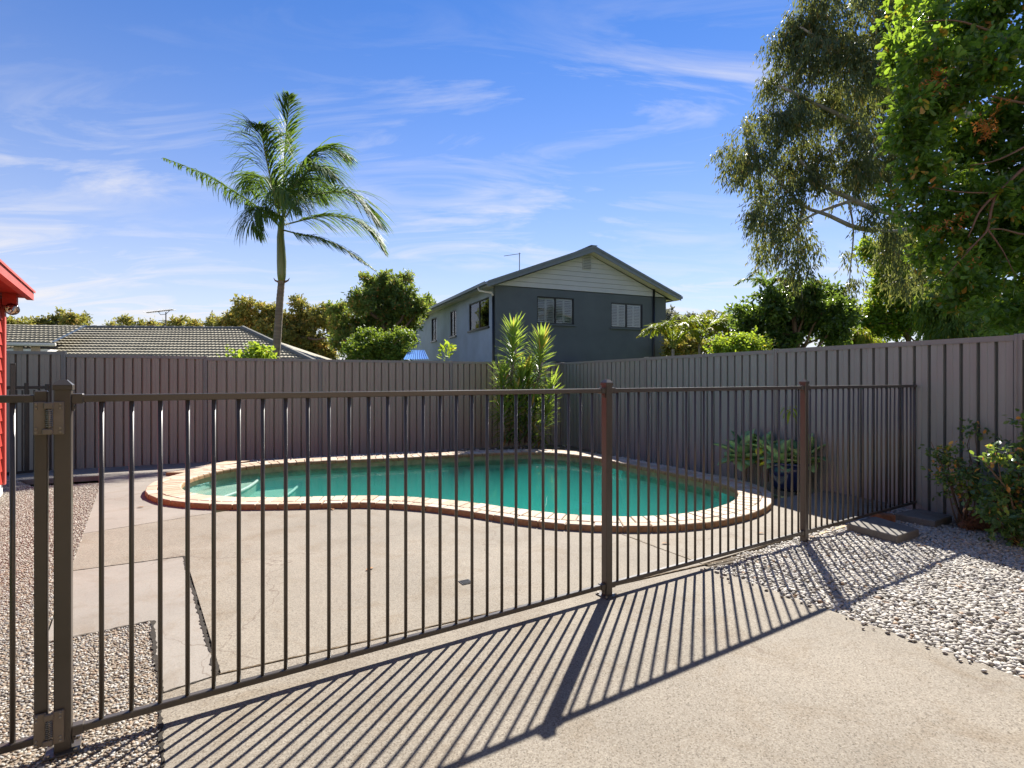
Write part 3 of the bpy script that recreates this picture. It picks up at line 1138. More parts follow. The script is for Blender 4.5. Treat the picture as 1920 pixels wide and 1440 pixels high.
for i, s_ in enumerate(S):
    zb = -0.03 if i > 1 else 0.0
    p = MB().box((s_, 0, (zb + 1.333) / 2), (0.05, 0.05, 1.333 - zb), bev=0.003).build('post', M['fence_alu'], fence, local=True)
    m = MB()
    hw = 0.029
    m.box((s_, 0, 1.330), (0.058, 0.058, 0.020), bev=0.002)
    m.add([(s_ - hw, -hw, 1.339), (s_ + hw, -hw, 1.339), (s_ + hw, hw, 1.339), (s_ - hw, hw, 1.339),
           (s_ - 0.011, -0.011, 1.358), (s_ + 0.011, -0.011, 1.358), (s_ + 0.011, 0.011, 1.358), (s_ - 0.011, 0.011, 1.358)],
          [(0, 1, 5, 4), (1, 2, 6, 5), (2, 3, 7, 6), (3, 0, 4, 7), (4, 5, 6, 7)])
    m.build('cap', M['fence_alu'], p, local=True)
    if i < 2:
        b = MB().box((s_, 0, 0.004), (0.102, 0.102, 0.008), bev=0.002).build('base_plate', M['fence_alu'], p, local=True)
        for sx in (-1, 1):
            for sy in (-1, 1):
                MB().lathe([(0.0, 0.016), (0.006, 0.016), (0.007, 0.010), (0.007, 0.008)], (s_ + sx * 0.039, sy * 0.039, 0), 8).build('bolt', M['steel'], p, local=True)
pitch = 0.0932
for k in range(3):
    x0, x1 = S[k] + 0.026, S[k + 1] - 0.026
    rail(x0, x1, RT, fence, 'top_rail')
    rail(x0, x1, BZ, fence, 'bottom_rail')
    for sgn, x in ((1, x0), (-1, x1)):
        bracket(x, RT, fence, sgn)
        bracket(x, BZ + 0.0, fence, sgn)
    if k == 0:
        xs = [0.112 + 0.09330 * i for i in range(27)]
    else:
        nb = 23
        L_ = S[k + 1] - S[k]
        st = pitch if k == 1 else (L_ - 0.18) / 22
        x_first = (L_ - st * 22) / 2
        xs = [S[k] + x_first + st * i for i in range(nb)]
    for x in xs:
        b = link('bar', bar_me, fence)
        b.location = (x, 0, 0)

# gate hinged on the first post
gate = thing('pool_gate', 'bronze tubular pool gate hinged to the end post by sprung hinges', 'gate', (P1.x, P1.y, 0), FA)
gx = -0.062
MB().box((gx, 0, (1.318 + 0.052) / 2), (0.038, 0.027, 1.318 - 0.052), bev=0.003).build('stile', M['fence_alu'], gate, local=True)
MB().box((gx - 0.92, 0, (1.318 + 0.052) / 2), (0.038, 0.027, 1.318 - 0.052), bev=0.003).build('stile', M['fence_alu'], gate, local=True)
rail(gx - 0.90, gx - 0.018, RT + 0.002, gate, 'top_rail')
rail(gx - 0.90, gx - 0.018, BZ - 0.002, gate, 'bottom_rail')
for i in range(9):
    b = link('bar', bar_me, gate)
    b.location = (gx - 0.078 - 0.094 * i, 0, 0.0)
for z0, z1 in ((1.160, 1.279), (0.045, 0.162)):
    yf = -0.033
    h = MB().box((-0.030, yf, (z0 + z1) / 2), (0.002, 0.004, z1 - z0)).build('hinge', M['hinge'], gate, local=True)
    zc_ = (z0 + z1) / 2
    hh = z1 - z0
    m = MB()
    m.box((-0.0625, yf + 0.009, zc_), (0.034, 0.012, hh), bev=0.002)
    m.box((-0.040, yf - 0.002, z0 + hh * 0.10), (0.030, 0.014, hh * 0.18), bev=0.003)
    m.build('leaf_plate', M['hinge'], h, local=True)
    m = MB()
    m.box((-0.010, yf + 0.003, zc_), (0.032, 0.012, hh), bev=0.002)
    m.box((-0.036, yf - 0.002, z1 - hh * 0.12), (0.028, 0.014, hh * 0.20), bev=0.003)
    m.build('post_plate', M['hinge'], h, local=True)
    m = MB()
    m.tube([(-0.036 + 0.010 * math.cos(t), yf + 0.010 * math.sin(t), z0 + hh * 0.22 + hh * 0.53 * t / (9 * 6.283)) for t in np.linspace(0, 9 * 6.283, 110)], 0.0021, 6)
    m.tube([(-0.036, yf, z0 + hh * 0.1), (-0.036, yf, z1 - hh * 0.1)], 0.006, 8)
    m.build('spring', M['steel'], h, local=True, smooth=True)
    for sx, yy in ((-0.072, yf + 0.003), (-0.0045, yf - 0.003)):
        for zz in (0.08, 0.20, 0.80, 0.92):
            MB().lathe([(0.0, 0.002), (0.0035, 0.002), (0.005, 0.0)], n=10, m=Matrix.Translation((sx, yy, z0 + hh * zz)) @ Matrix.Rotation(R(90), 4, 'X')).build('screw', M['steel'], h, local=True)

# ------------------------------------------------------------------ ribbed steel boundary fences
PIT = 0.1450


def ribbed(x0, x1, zb, zt, front_sign):
    """vertical trapezoid ribs; local x along fence, y towards the yard is front_sign"""
    m = MB()
    prof = []
    n = max(1, int(round((x1 - x0) / PIT)))
    p = (x1 - x0) / n
    g_, s_ = 0.022, 0.005
    for i in range(n):
        a = x0 + i * p
        prof += [(a, 0.0), (a + g_ / 2, 0.0), (a + g_ / 2 + s_, 1.0), (a + p * 0.5 - 0.004, 1.0), (a + p * 0.5, 0.93), (a + p * 0.5 + 0.004, 1.0), (a + p - g_ / 2 - s_, 1.0), (a + p - g_ / 2, 0.0)]
    prof.append((x1, 0.0))
    k = len(prof)
    for z in (zb, zt):
        m.v += [(x, front_sign * (y * 0.046 - 0.030), z) for x, y in prof]
    m.f += [(i, i + 1, k + i + 1, k + i) for i in range(k - 1)]
    return m


def boundary_fence(th, posts, tops, zb, fs, msheet):
    for i in range(len(posts) - 1):
        x0, x1 = posts[i], posts[i + 1]
        zt = tops[i]
        bay = x1 - x0 - 0.05
        nsh = max(1, int(round(bay / 0.76)))
        for k in range(nsh):
            a = x0 + 0.025 + bay * k / nsh
            b = x0 + 0.025 + bay * (k + 1) / nsh
            ribbed(a, b, zb, zt - 0.02, fs).build('sheet', msheet, th, local=True)
        m = MB()
        m.box(((x0 + x1) / 2, fs * 0.024, zt - 0.026), (x1 - x0 - 0.055, 0.006, 0.052))
        m.box(((x0 + x1) / 2, -fs * 0.024, zt - 0.026), (x1 - x0 - 0.055, 0.006, 0.052))
        m.box(((x0 + x1) / 2, 0, zt - 0.003), (x1 - x0 - 0.055, 0.0415, 0.006))
        m.box(((x0 + x1) / 2, fs * 0.0285, zt - 0.048), (x1 - x0 - 0.055, 0.0028, 0.008))
        m.build('top_rail', M['sheet_frame'], th, local=True)
        m = MB()
        m.box(((x0 + x1) / 2, fs * 0.025, zb + 0.03), (x1 - x0 - 0.055, 0.006, 0.055))
        m.build('bottom_rail', M['sheet_frame'], th, local=True)
    for i, x in enumerate(posts):
        zt = max(tops[max(0, i - 1)], tops[min(i, len(tops) - 1)]) + 0.006
        m = MB()
        for sx in (-1, 1):
            m.box((x + sx * 0.0185, 0, (zb + zt) / 2), (0.023, 0.068, zt - zb), bev=0.003)
        m.box((x, 0, (zb + zt) / 2 - 0.002), (0.016, 0.056, zt - zb - 0.004))
        m.build('post', M['sheet_frame'], th, local=True)


rear = thing('boundary_fence', 'ribbed steel fence, tinted for warm bounce light, running behind the pool below the tiled roof', 'fence', (CN.x, CN.y, 0), YAW)
rp = [-hit(x, CN, -u2) for x in (120, 385, 600, 845)]
boundary_fence(rear, [rp[0] - 2.3, rp[0], rp[1], rp[2], rp[3], -0.03], [1.818, 1.777, 1.752, 1.749, 1.747], -0.20, -1, M['warm_lit_sheet'])
side = thing('boundary_fence', 'ribbed steel fence, tinted for cooler light, with wide pans beside the gravel, below the trees', 'fence', (CN.x, CN.y, 0), YAW - R(90))
sp_ = [hit(x, CN, -v2) for x in (1212, 1456, 1912)]
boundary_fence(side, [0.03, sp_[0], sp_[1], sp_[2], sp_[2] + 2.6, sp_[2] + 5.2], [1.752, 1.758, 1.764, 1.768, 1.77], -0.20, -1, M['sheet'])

# ------------------------------------------------------------------ foliage tools
def unit(a):
    return a / np.maximum(np.linalg.norm(a, axis=-1, keepdims=True), 1e-9)


def leaves_mesh(name, pos, ax, nrm, ln, wd, tint, shape='oval', bend=0.0):
    """folded leaves; two quads each"""
    n = len(pos)
    ax = unit(ax)
    side_ = unit(np.cross(ax, nrm))
    nn = unit(np.cross(side_, ax))
    ln = ln[:, None]
    wd = wd[:, None]
    down = np.array([0, 0, -1.0])
    if shape == 'oval':
        k1, k2, w1, w2 = 0.28, 0.72, 0.5, 0.46
    elif shape == 'obovate':
        k1, k2, w1, w2 = 0.35, 0.80, 0.34, 0.55
    else:
        k1, k2, w1, w2 = 0.25, 0.6, 0.5, 0.38
    b = pos
    t = pos + ax * ln + down * bend * ln
    up = nn * wd * 0.16
    l1 = pos + ax * ln * k1 + side_ * wd * w1 + up
    l2 = pos + ax * ln * k2 + side_ * wd * w2 + up + down * bend * ln * 0.45
    r1 = pos + ax * ln * k1 - side_ * wd * w1 + up
    r2 = pos + ax * ln * k2 - side_ * wd * w2 + up + down * bend * ln * 0.45
    V = np.stack([b, l1, l2, t, r2, r1], 1).reshape(-1, 3)
    i = (np.arange(n) * 6)[:, None]
    Fq = np.concatenate([i + np.array([[0, 1, 2, 3]]), i + np.array([[0, 3, 4, 5]])], 0)
    return fast_mesh(name, V, Fq, 4, attr=np.repeat(tint, 6))


def crown(name, clumps, nleaf, llen, lwid, mat_, parent, droop=0.25, spread=0.8, per=9, twig=0.3, shape='oval', outer=0.45, tint=(0.35, 0.22), hot=0.04, org=None, seed=1, up=0.25, bend=0.0, fill=1.0, sub=5, subr=0.42):
    """clumps: list of (centre Vector, radius or (rx,ry,rz)); leaves are set in sprays on twigs"""
    g_ = np.random.default_rng(seed)
    if sub:
        cc2 = []
        for c in clumps:
            r3 = np.array(list(c[1]) if hasattr(c[1], '__len__') else [c[1]] * 3)
            for _ in range(sub):
                dd = unit(g_.normal(size=3)) * g_.random() ** 0.4 * (1 - subr * 0.6)
                cc2.append((Vector(np.array(list(c[0])) + dd * r3), tuple(r3 * subr * g_.uniform(0.7, 1.25))))
        clumps = cc2
    C_ = np.array([list(c[0]) for c in clumps])
    Rr = np.array([list(c[1]) if hasattr(c[1], '__len__') else [c[1]] * 3 for c in clumps])
    wgt = (Rr.prod(1)) ** (2 / 3)
    wgt = wgt / wgt.sum()
    nsp = max(1, int(nleaf / per))
    ci = g_.choice(len(clumps), nsp, p=wgt)
    d = unit(g_.normal(size=(nsp, 3)))
    rad = g_.random(nsp) ** outer
    p0 = C_[ci] + d * Rr[ci] * rad[:, None] * 0.95
    # lumpy surface: drop sprays by a coarse wave so gaps appear
    wv = np.sin(p0[:, 0] * 3.1 / max(Rr.mean(), .1) + ci) * np.sin(p0[:, 2] * 3.7 / max(Rr.mean(), .1) + 2 * ci) * np.sin(p0[:, 1] * 2.9 / max(Rr.mean(), .1))
    ok = wv > -0.35 * fill
    p0, d, ci = p0[ok], d[ok], ci[ok]
    nsp = len(p0)
    tdir = unit(d * 0.9 + g_.normal(0, 0.35, (nsp, 3)) + np.array([0, 0, up - droop]))
    stint = np.clip(g_.normal(tint[0], tint[1], nsp) + g_.normal(0, 0.12, len(clumps))[ci], 0, 0.95)
    k = np.arange(per) / per
    pos = p0[:, None] + tdir[:, None] * (k[None, :, None]) * twig * g_.uniform(0.6, 1.2, (nsp, 1, 1))
    pos = pos + g_.normal(0, twig * 0.10, (nsp, per, 3))
    pos[..., 2] -= droop * twig * k[None] ** 2
    ax = tdir[:, None] * 0.55 + unit(g_.normal(size=(nsp, per, 3))) * spread + np.array([0, 0, -droop * 1.6])
    nr = unit(g_.normal(size=(nsp, per, 3)) * 0.8 + np.array([0, 0, 0.9]) + d[:, None] * 0.4)
    n_ = nsp * per
    ln = llen * g_.uniform(0.65, 1.25, n_)
    wd = lwid * g_.uniform(0.75, 1.2, n_)
    tt = np.clip(np.repeat(stint, per) + g_.normal(0, 0.10, n_), 0, 0.96)
    tt[g_.random(n_) < hot] = 1.0
    pos = pos.reshape(-1, 3)
    if org is not None:
        pos = pos - np.array(org)
    me = leaves_mesh(name, pos, ax.reshape(-1, 3), nr.reshape(-1, 3), ln, wd, tt, shape, bend)
    return link(name, me, parent, mat_)


def wiggle(a, b, n=7, amp=0.08, sag=0.0, seed=0):
    g_ = np.random.default_rng(seed)
    a, b = Vector(a), Vector(b)
    L_ = (b - a).length
    pts_ = []
    o_ = np.zeros(3)
    for i in range(n):
        t = i / (n - 1)
        if 0 < i < n - 1:
            o_ = o_ * 0.6 + g_.normal(0, amp * L_ / n, 3)
        else:
            o_ = o_ * 0.5
        p = a.lerp(b, t) + Vector(o_ if i else (0, 0, 0))
        p.z += sag * L_ * math.sin(math.pi * t)
        pts_.append(p)
    return pts_


def tree(name, label, cat, base, trunk_top, clumps, trunk_r, mat_bark, limbs=True, group=None, **kw):
    base = Vector(base)
    th = thing(name, label, cat, base, group=group)
    m = MB()
    tp_ = wiggle(base - Vector((0, 0, 0.15)), trunk_top, 8, 0.25, seed=kw.get('seed', 1))
    m.tube(tp_, np.linspace(trunk_r, trunk_r * 0.5, 8), 9)
    if limbs:
        for i, (c, r_) in enumerate(clumps):
            t = min(0.97, 0.45 + 0.5 * ((i * 0.618) % 1))
            s_ = tp_[int(t * 7)]
            pth = wiggle(s_, c, 6, 0.3, 0.05, seed=i + 11)
            m.tube(pth, np.linspace(trunk_r * 0.42, trunk_r * 0.10, 6), 6)
    m.build('trunk', mat_bark, th, smooth=True)
    crown('crown', clumps, parent=th, org=base, **kw)
    return th


def px_clumps(lst, Y, depth=0.8, dj=0.5, seed=3):
    """(x, y, r) in photo pixels at depth Y -> ellipsoids, depth scattered"""
    g_ = np.random.default_rng(seed)
    out_ = []
    for it in lst:
        x, y, r_ = it[:3]
        yy = Y * (1 + g_.normal(0, 0.035) * dj) + (it[3] if len(it) > 3 else 0)
        rr = r_ * yy / F
        out_.append((PT(x, y, yy), (rr, rr * depth, rr)))
    return out_


# ------------------------------------------------------------------ rendered two-storey house
K0 = Vector((PT(928.5, 700, 22.3).x, 22.3))
GZ = -0.25
hs_ = thing('rendered_house', 'two storey charcoal rendered house with taupe boarded gable beyond the fence', 'house', (K0.x, K0.y, GZ), YAW)
W_ = 8.70
D_ = 15.3
EZ = PT(0, 535.3, 22.3).z - GZ       # wall top above the local ground


def wall_panel(x0, x1, z0, z1, holes, axis, pos, t=0.2):
    """wall with rectangular openings; axis 0: runs along x at y=pos..pos+t, 1: along y at x=pos..pos+t"""
    m = MB()
    xs = sorted({x0, x1, *[h[0] for h in holes], *[h[1] for h in holes]})
    zs = sorted({z0, z1, *[h[2] for h in holes], *[h[3] for h in holes]})
    for i in range(len(xs) - 1):
        for j in range(len(zs) - 1):
            cx, cz = (xs[i] + xs[i + 1]) / 2, (zs[j] + zs[j + 1]) / 2
            if any(h[0] < cx < h[1] and h[2] < cz < h[3] for h in holes):
                continue
            if axis == 0:
                m.box((cx, pos + t / 2, cz), (xs[i + 1] - xs[i], t, zs[j + 1] - zs[j]))
            else:
                m.box((pos + t / 2, cx, cz), (t, xs[i + 1] - xs[i], zs[j + 1] - zs[j]))
    return m


def gable_pt(x, y):
    """pixel on the gable plane -> local x, z"""
    s_ = hit(x, K0, u2)
    Y = (K0 + u2 * s_).y
    return s_, H + (YH - y) / F * Y - GZ


def side_pt(x, y):
    s_ = hit(x, K0, v2)
    Y = (K0 + v2 * s_).y
    return s_, H + (YH - y) / F * Y - GZ


w1a, w1b = gable_pt(1007, 555), gable_pt(1076.5, 609)
w2a, w2b = gable_pt(1146, 567), gable_pt(1205, 617)
win = [(w1a[0], w1b[0], w1b[1], w1a[1]), (w2a[0], w2b[0], w2b[1] + 0.02, w2a[1])]
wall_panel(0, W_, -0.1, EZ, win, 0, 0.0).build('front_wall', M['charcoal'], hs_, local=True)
sw = []
for xa, xb, yt, yb in ((809, 818.5, 596, 640), (844, 855.5, 580, 629), (879, 917, 561, 616)):
    a, b = side_pt(xa, yt), side_pt(xb, yt)
    s0, s1 = min(a[0], b[0]), max(a[0], b[0])
    zt_ = EZ - 0.36
    zb_ = zt_ - (1.25 if xa > 870 else 1.30)
    sw.append((max(0.3, s0), s1, zb_, zt_))
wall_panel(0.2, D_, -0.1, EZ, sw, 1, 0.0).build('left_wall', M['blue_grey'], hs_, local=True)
MB().box((W_ - 0.1, D_ / 2, EZ / 2), (0.2, D_ - 0.42, EZ)).build('right_wall', M['charcoal'], hs_, local=True)
MB().box((W_ / 2, D_ - 0.1, EZ / 2), (W_ - 0.42, 0.2, EZ)).build('rear_wall', M['charcoal'], hs_, local=True)
MB().box((W_ / 2, D_ / 2, 2.7), (W_ - 0.5, D_ - 0.5, 0.2)).build('floor', M['room'], hs_, local=True)
MB().box((W_ / 2, 3.2, 4.0), (W_ - 0.5, 0.1, 2.3)).build('partition', M['room'], hs_, local=True)


def house_window(x0, x1, z0, z1, axis, shutters):
    fr_ = 0.05

    def bx(m, a0, a1, d0, d1, b0, b1):
        if axis == 0:
            m.box(((a0 + a1) / 2, (d0 + d1) / 2, (b0 + b1) / 2), (a1 - a0, d1 - d0, b1 - b0))
        else:
            m.box(((d0 + d1) / 2, (a0 + a1) / 2, (b0 + b1) / 2), (d1 - d0, a1 - a0, b1 - b0))
    m = MB()
    e = 0.002
    bx(m, x0 + e, x1 - e, 0.035, 0.10, z1 - fr_, z1 - e)
    bx(m, x0 + e, x1 - e, 0.035, 0.10, z0 + e, z0 + fr_)
    bx(m, x0 + e, x0 + fr_, 0.036, 0.099, z0 + fr_, z1 - fr_)
    bx(m, x1 - fr_, x1 - e, 0.036, 0.099, z0 + fr_, z1 - fr_)
    xm = (x0 + x1) / 2
    if x1 - x0 > 0.7:
        bx(m, xm - 0.03, xm + 0.03, 0.034, 0.098, z0 + fr_, z1 - fr_)
    wn_ = m.build('window', M['dark_frame'], hs_, local=True)
    m = MB()
    bx(m, x0 - 0.06, x1 + 0.06, -0.07, 0.034, z0 - 0.075, z0 - 0.003)
    m.build('sill', M['charcoal'] if axis == 0 else M['dark_frame'], wn_, local=True)
    halves = [(x0 + fr_, xm - 0.03), (xm + 0.03, x1 - fr_)] if x1 - x0 > 0.7 else [(x0 + fr_, x1 - fr_)]
    for a, b in halves:
        m = MB()
        bx(m, a, b, 0.064, 0.069, z0 + fr_, z1 - fr_)
        m.build('pane', M['glass'], wn_, local=True)
    if shutters:
        for a, b in halves:
            for q in range(2):
                aa = a + (b - a) * q / 2 + 0.004
                bb = a + (b - a) * (q + 1) / 2 - 0.004
                m = MB()
                bx(m, aa, aa + 0.04, 0.115, 0.14, z0 + 0.04, z1 - 0.04)
                bx(m, bb - 0.04, bb, 0.115, 0.14, z0 + 0.04, z1 - 0.04)
                bx(m, aa + 0.041, bb - 0.041, 0.115, 0.14, z0 + 0.04, z0 + 0.12)
                bx(m, aa + 0.041, bb - 0.041, 0.115, 0.14, z1 - 0.12, z1 - 0.04)
                nsl = 12
                for k in range(nsl):
                    zz = z0 + 0.14 + (z1 - z0 - 0.28) * (k + 0.5) / nsl
                    Mx = Matrix.Translation(((aa + bb) / 2, 0.128, zz)) @ Matrix.Rotation(R(40), 4, 'X')
                    m.box(None, (bb - aa - 0.082, 0.085, 0.009), m=Mx)
                m.build('shutter', M['shutter'], wn_, local=True)
    elif x1 - x0 > 0.9:
        m = MB()
        bx(m, x0 + fr_, xm - 0.03, 0.13, 0.14, z0 + 0.05, z1 - 0.05)
        m.build('blind', M['blind'], wn_, local=True)


for x0, x1, z0, z1 in win:
    house_window(x0, x1, z0, z1, 0, True)
for k, (x0, x1, z0, z1) in enumerate(sw):
    house_window(x0, x1, z0, z1, 1, False)

# gable: boards, vent, roof, barges, soffit
ov, oh = 0.45, 0.50           # verge and eave overhang
apx = W_ / 2 + 0.08
az = gable_pt(1108, 462)[1] - 0.16
pit_l = (az - 0.16 - EZ) / apx
tl = math.atan((az - EZ) / apx)


def roof_under(x):
    """underside of the roof at local x"""
    return EZ + 0.02 + (az - 0.20 - EZ) * (1 - abs(x - apx) / apx) if x <= apx else EZ + 0.02 + (az - 0.20 - EZ) * (1 - (x - apx) / (W_ - apx + 0.0))


nb = 8
gh = az - 0.20 - EZ
vent_x, vent_z0, vent_z1 = apx - 0.10, EZ + gh * 0.60, EZ + gh * 0.60 + 0.62
for k in range(nb):
    z0 = EZ + 0.03 + gh * k / nb
    z1 = EZ + 0.03 + gh * (k + 1) / nb - 0.010
    f0 = 1 - (z0 - EZ) / gh
    f1 = max(0.0, 1 - (z1 - EZ) / gh)
    xl0, xr0 = apx - apx * f0, apx + (W_ - apx) * f0
    xl1, xr1 = apx - apx * f1, apx + (W_ - apx) * f1
    m = MB()
    m.v = [(xl0, -0.030, z0), (xr0, -0.030, z0), (xr1, -0.016, z1), (xl1, -0.016, z1), (xl0, 0.05, z0), (xr0, 0.05, z0), (xr1, 0.05, z1), (xl1, 0.05, z1)]
    m.f = [(0, 1, 2, 3), (5, 4, 7, 6), (4, 5, 1, 0), (3, 2, 6, 7), (4, 0, 3, 7), (1, 5, 6, 2)]
    m.build('gable_board', M['board'], hs_, local=True)
v_ = MB()
v_.box((vent_x, -0.04, (vent_z0 + vent_z1) / 2), (0.44, 0.035, vent_z1 - vent_z0 + 0.06))
v_ = v_.build('gable_vent', M['board'], hs_, local=True)
for k in range(9):
    zz = vent_z0 + 0.03 + (vent_z1 - vent_z0 - 0.06) * k / 8
    m = MB()
    m.box(None, (0.38, 0.05, 0.012), m=Matrix.Translation((vent_x, -0.068, zz)) @ Matrix.Rotation(R(40), 4, 'X'))
    m.build('louvre', M['roof_metal'], v_, local=True)

eave_z_l = EZ + 0.16 - (oh) * (az - EZ) / apx * 0.62
for sgn in (-1, 1):
    run = apx if sgn < 0 else W_ - apx
    ex = -oh if sgn < 0 else W_ + oh
    slope = (az - (EZ + 0.20)) / run
    ez = EZ + 0.20 - slope * oh
    m = MB()
    th_ = 0.05
    y0, y1 = -ov, D_ + ov
    m.v = [(apx, y0, az), (ex, y0, ez), (ex, y1, ez), (apx, y1, az), (apx, y0, az + th_), (ex, y0, ez + th_), (ex, y1, ez + th_), (apx, y1, az + th_)]
    m.f = [(0, 1, 2, 3), (4, 5, 6, 7), (0, 1, 5, 4), (2, 3, 7, 6), (1, 2, 6, 5), (3, 0, 4, 7)]
    rf = m.build('roof', M['roof_metal'], hs_, local=True)
    # ribs of the metal sheet
    for k in range(28):
        yy = y0 + 0.3 + (y1 - y0 - 0.6) * k / 27
        m = MB()
        m.v = [(apx, yy - 0.02, az + th_ + .002), (apx, yy + 0.02, az + th_ + .002), (ex, yy + 0.02, ez + th_ + .002), (ex, yy - 0.02, ez + th_ + .002), (apx, yy, az + th_ + 0.03), (ex, yy, ez + th_ + 0.03)]
        m.f = [(0, 4, 5, 3), (4, 1, 2, 5), (3, 5, 2), (0, 1, 4)]
        m.build('rib', M['roof_metal'], rf, local=True)
    # barge board and its metal capping
    m = MB()
    bh = 0.20
    m.v = [(apx, y0 - 0.028, az - bh), (ex, y0 - 0.028, ez - bh + 0.04), (ex, y0 - 0.028, ez - 0.003), (apx, y0 - 0.028, az - 0.003), (apx, y0 - 0.002, az - bh), (ex, y0 - 0.002, ez - bh + 0.04), (ex, y0 - 0.002, ez - 0.003), (apx, y0 - 0.002, az - 0.003)]
    m.f = [(0, 1, 2, 3), (5, 4, 7, 6), (4, 5, 1, 0), (3, 2, 6, 7), (4, 0, 3, 7), (1, 5, 6, 2)]
    m.build('barge_board', M['roof_metal'], hs_, local=True)
    m = MB()
    m.v = [(apx, y0 - 0.06, az - 0.02), (ex, y0 - 0.06, ez - 0.02), (ex, y0 - 0.06, ez + th_ + 0.03), (apx, y0 - 0.06, az + th_ + 0.03), (apx, y0 + 0.10, az + th_ + 0.03), (ex, y0 + 0.10, ez + th_ + 0.03)]
    m.f = [(0, 1, 2, 3), (3, 2, 5, 4)]
    m.build('barge_cap', M['roof_metal'], hs_, local=True)
    # sloping soffit under the verge, flat soffit under the eave
    m = MB()
    m.v = [(apx, y0, az - 0.17), (ex, y0, ez - 0.13), (ex, -0.001, ez - 0.13), (apx, -0.001, az - 0.17), (apx, y0, az - 0.155), (ex, y0, ez - 0.115), (ex, -0.001, ez - 0.115), (apx, -0.001, az - 0.155)]
    m.f = [(0, 1, 2, 3), (4, 5, 6, 7), (0, 1, 5, 4), (2, 3, 7, 6), (1, 2, 6, 5), (3, 0, 4, 7)]
    m.build('verge_soffit', M['cream'], hs_, local=True)
    m = MB()
    m.box(((ex + (0 if sgn < 0 else W_)) / 2, (y0 + y1) / 2 + 0.2, ez - 0.055), (oh - 0.004, y1 - y0 - 0.8, 0.012))
    m.build('eave_soffit', M['cream'], hs_, local=True)
    # gutter
    m = MB()
    gx_ = ex + sgn * 0.062
    m.box((gx_ + sgn * 0.055, (y0 + y1) / 2, ez + 0.0), (0.008, y1 - y0, 0.115))
    m.box((gx_, (y0 + y1) / 2, ez - 0.058), (0.115, y1 - y0 - 0.01, 0.008))
    m.box((gx_ - sgn * 0.058, (y0 + y1) / 2, ez - 0.04), (0.012, y1 - y0 - 0.012, 0.16))
    m.build('gutter', M['roof_metal'], hs_, local=True)
    if sgn < 0:
        m = MB()
        m.tube([(gx_, 0.5, ez - 0.06), (gx_ + 0.02, 0.42, ez - 0.2), (-0.10, 0.12, ez - 0.30), (-0.055, 0.09, ez - 0.45)], 0.045, 8)
        m.build('gutter_outlet', M['cream'], hs_, local=True, smooth=True)
        MB().tube([(-0.055, 0.09, ez - 0.42), (-0.055, 0.09, 0.0)], 0.048, 10).build('downpipe', M['dark_frame'], hs_, local=True, smooth=True)
MB().box((apx, D_ / 2, az + 0.075), (0.32, D_ + 2 * ov + 0.1, 0.03)).build('ridge_cap', M['roof_metal'], hs_, local=True)
dpx = gable_pt(1224.5, 600)[0]
MB().tube([(dpx, -0.06, EZ + 0.35), (dpx, -0.06, 0.0)], 0.055, 10).build('downpipe', M['dark_frame'], hs_, local=True, smooth=True)
MB().box((3.2, -0.4, 2.28), (1.6, 0.8, 0.12)).build('lower_awning', M['dark_frame'], hs_, local=True)

# antenna behind the ridge of that house
ab = PT(974, 505, 27.0)
an = thing('tv_antenna', 'thin tv antenna mast above the charcoal two storey house roof', 'antenna', (ab.x, ab.y, ab.z - 0.6))
MB().tube([(ab.x, ab.y, ab.z - 0.6), (ab.x, ab.y, PT(974, 474, 27).z)], 0.022, 6).build('mast', M['antenna'], an)
m = MB()
a_, b_ = PT(945, 480, 27.0), PT(976, 475.5, 27.0)
m.tube([a_, b_], 0.014, 5)
m.build('boom', M['antenna'], an)
for t in (0.05, 0.3, 0.5, 0.75):
    q = a_.lerp(b_, t)
    MB().tube([q + Vector((0.0, -0.25, -0.05)), q + Vector((0, 0.25, 0.05))], 0.01, 4).build('element', M['antenna'], an)

# ------------------------------------------------------------------ tiled house on the left
TA = R(5.0)
RY = 25.0
rr0, rr1 = PT(22, 615.5, RY), PT(455, 618, RY + 25.0 * 0.0)
td = Vector((math.cos(TA), math.sin(TA)))
tn = Vector((math.sin(TA), -math.cos(TA)))          # towards the camera
ridge_c = Vector((rr1.x, RY))
rz_ = PT(455, 617.5, RY).z
TG = -0.4
tile_h = thing('tiled_house', 'single storey house with a fawn tiled hip roof behind the rear fence', 'house', (ridge_c.x, ridge_c.y, TG), TA)
RZ = rz_ - TG
PITCH = math.tan(R(21))
RUN = 5.2
LEN = 16.0                                            # ridge runs to local x = -LEN .. 0


def tile_slope(x_left, x_right, rows, run, ridge_z, pitch, hip_r=True, hip_l=False, y0=0.0):
    """stepped, waved tile courses; local: x along ridge, -y down the slope"""
    V, Fc = [], []
    per_, sub = 0.15, 6
    for r_ in range(rows):
        d0, d1 = run * r_ / rows, run * (r_ + 1) / rows + 0.02
        xr = x_right + (d1 if hip_r else 0)
        xl = x_left - (d1 if hip_l else 0)
        nx = int((xr - xl) / per_ * sub)
        xs_ = xl + np.arange(nx + 1) * per_ / sub
        wv_ = 0.024 * np.abs(np.sin(np.pi * xs_ / per_)) ** 1.0
        b_ = len(V)
        for x, w_ in zip(xs_, wv_):
            ha = max(0.0, x - x_right) if hip_r else 0.0
            dd0 = max(d0, min(ha, d1 - 0.001)) if hip_r else d0
            V.append((x, y0 - dd0, ridge_z - dd0 * pitch + w_ + 0.0))
            V.append((x, y0 - d1, ridge_z - d1 * pitch + w_ + 0.075))
            V.append((x, y0 - d1, ridge_z - d1 * pitch + w_ * 0.4 - 0.03))
        for i in range(nx):
            a = b_ + i * 3
            Fc.append((a, a + 1, a + 4, a + 3))
            Fc.append((a + 1, a + 2, a + 5, a + 4))
    mm = MB()
    mm.v = V
    mm.f = Fc
    return mm


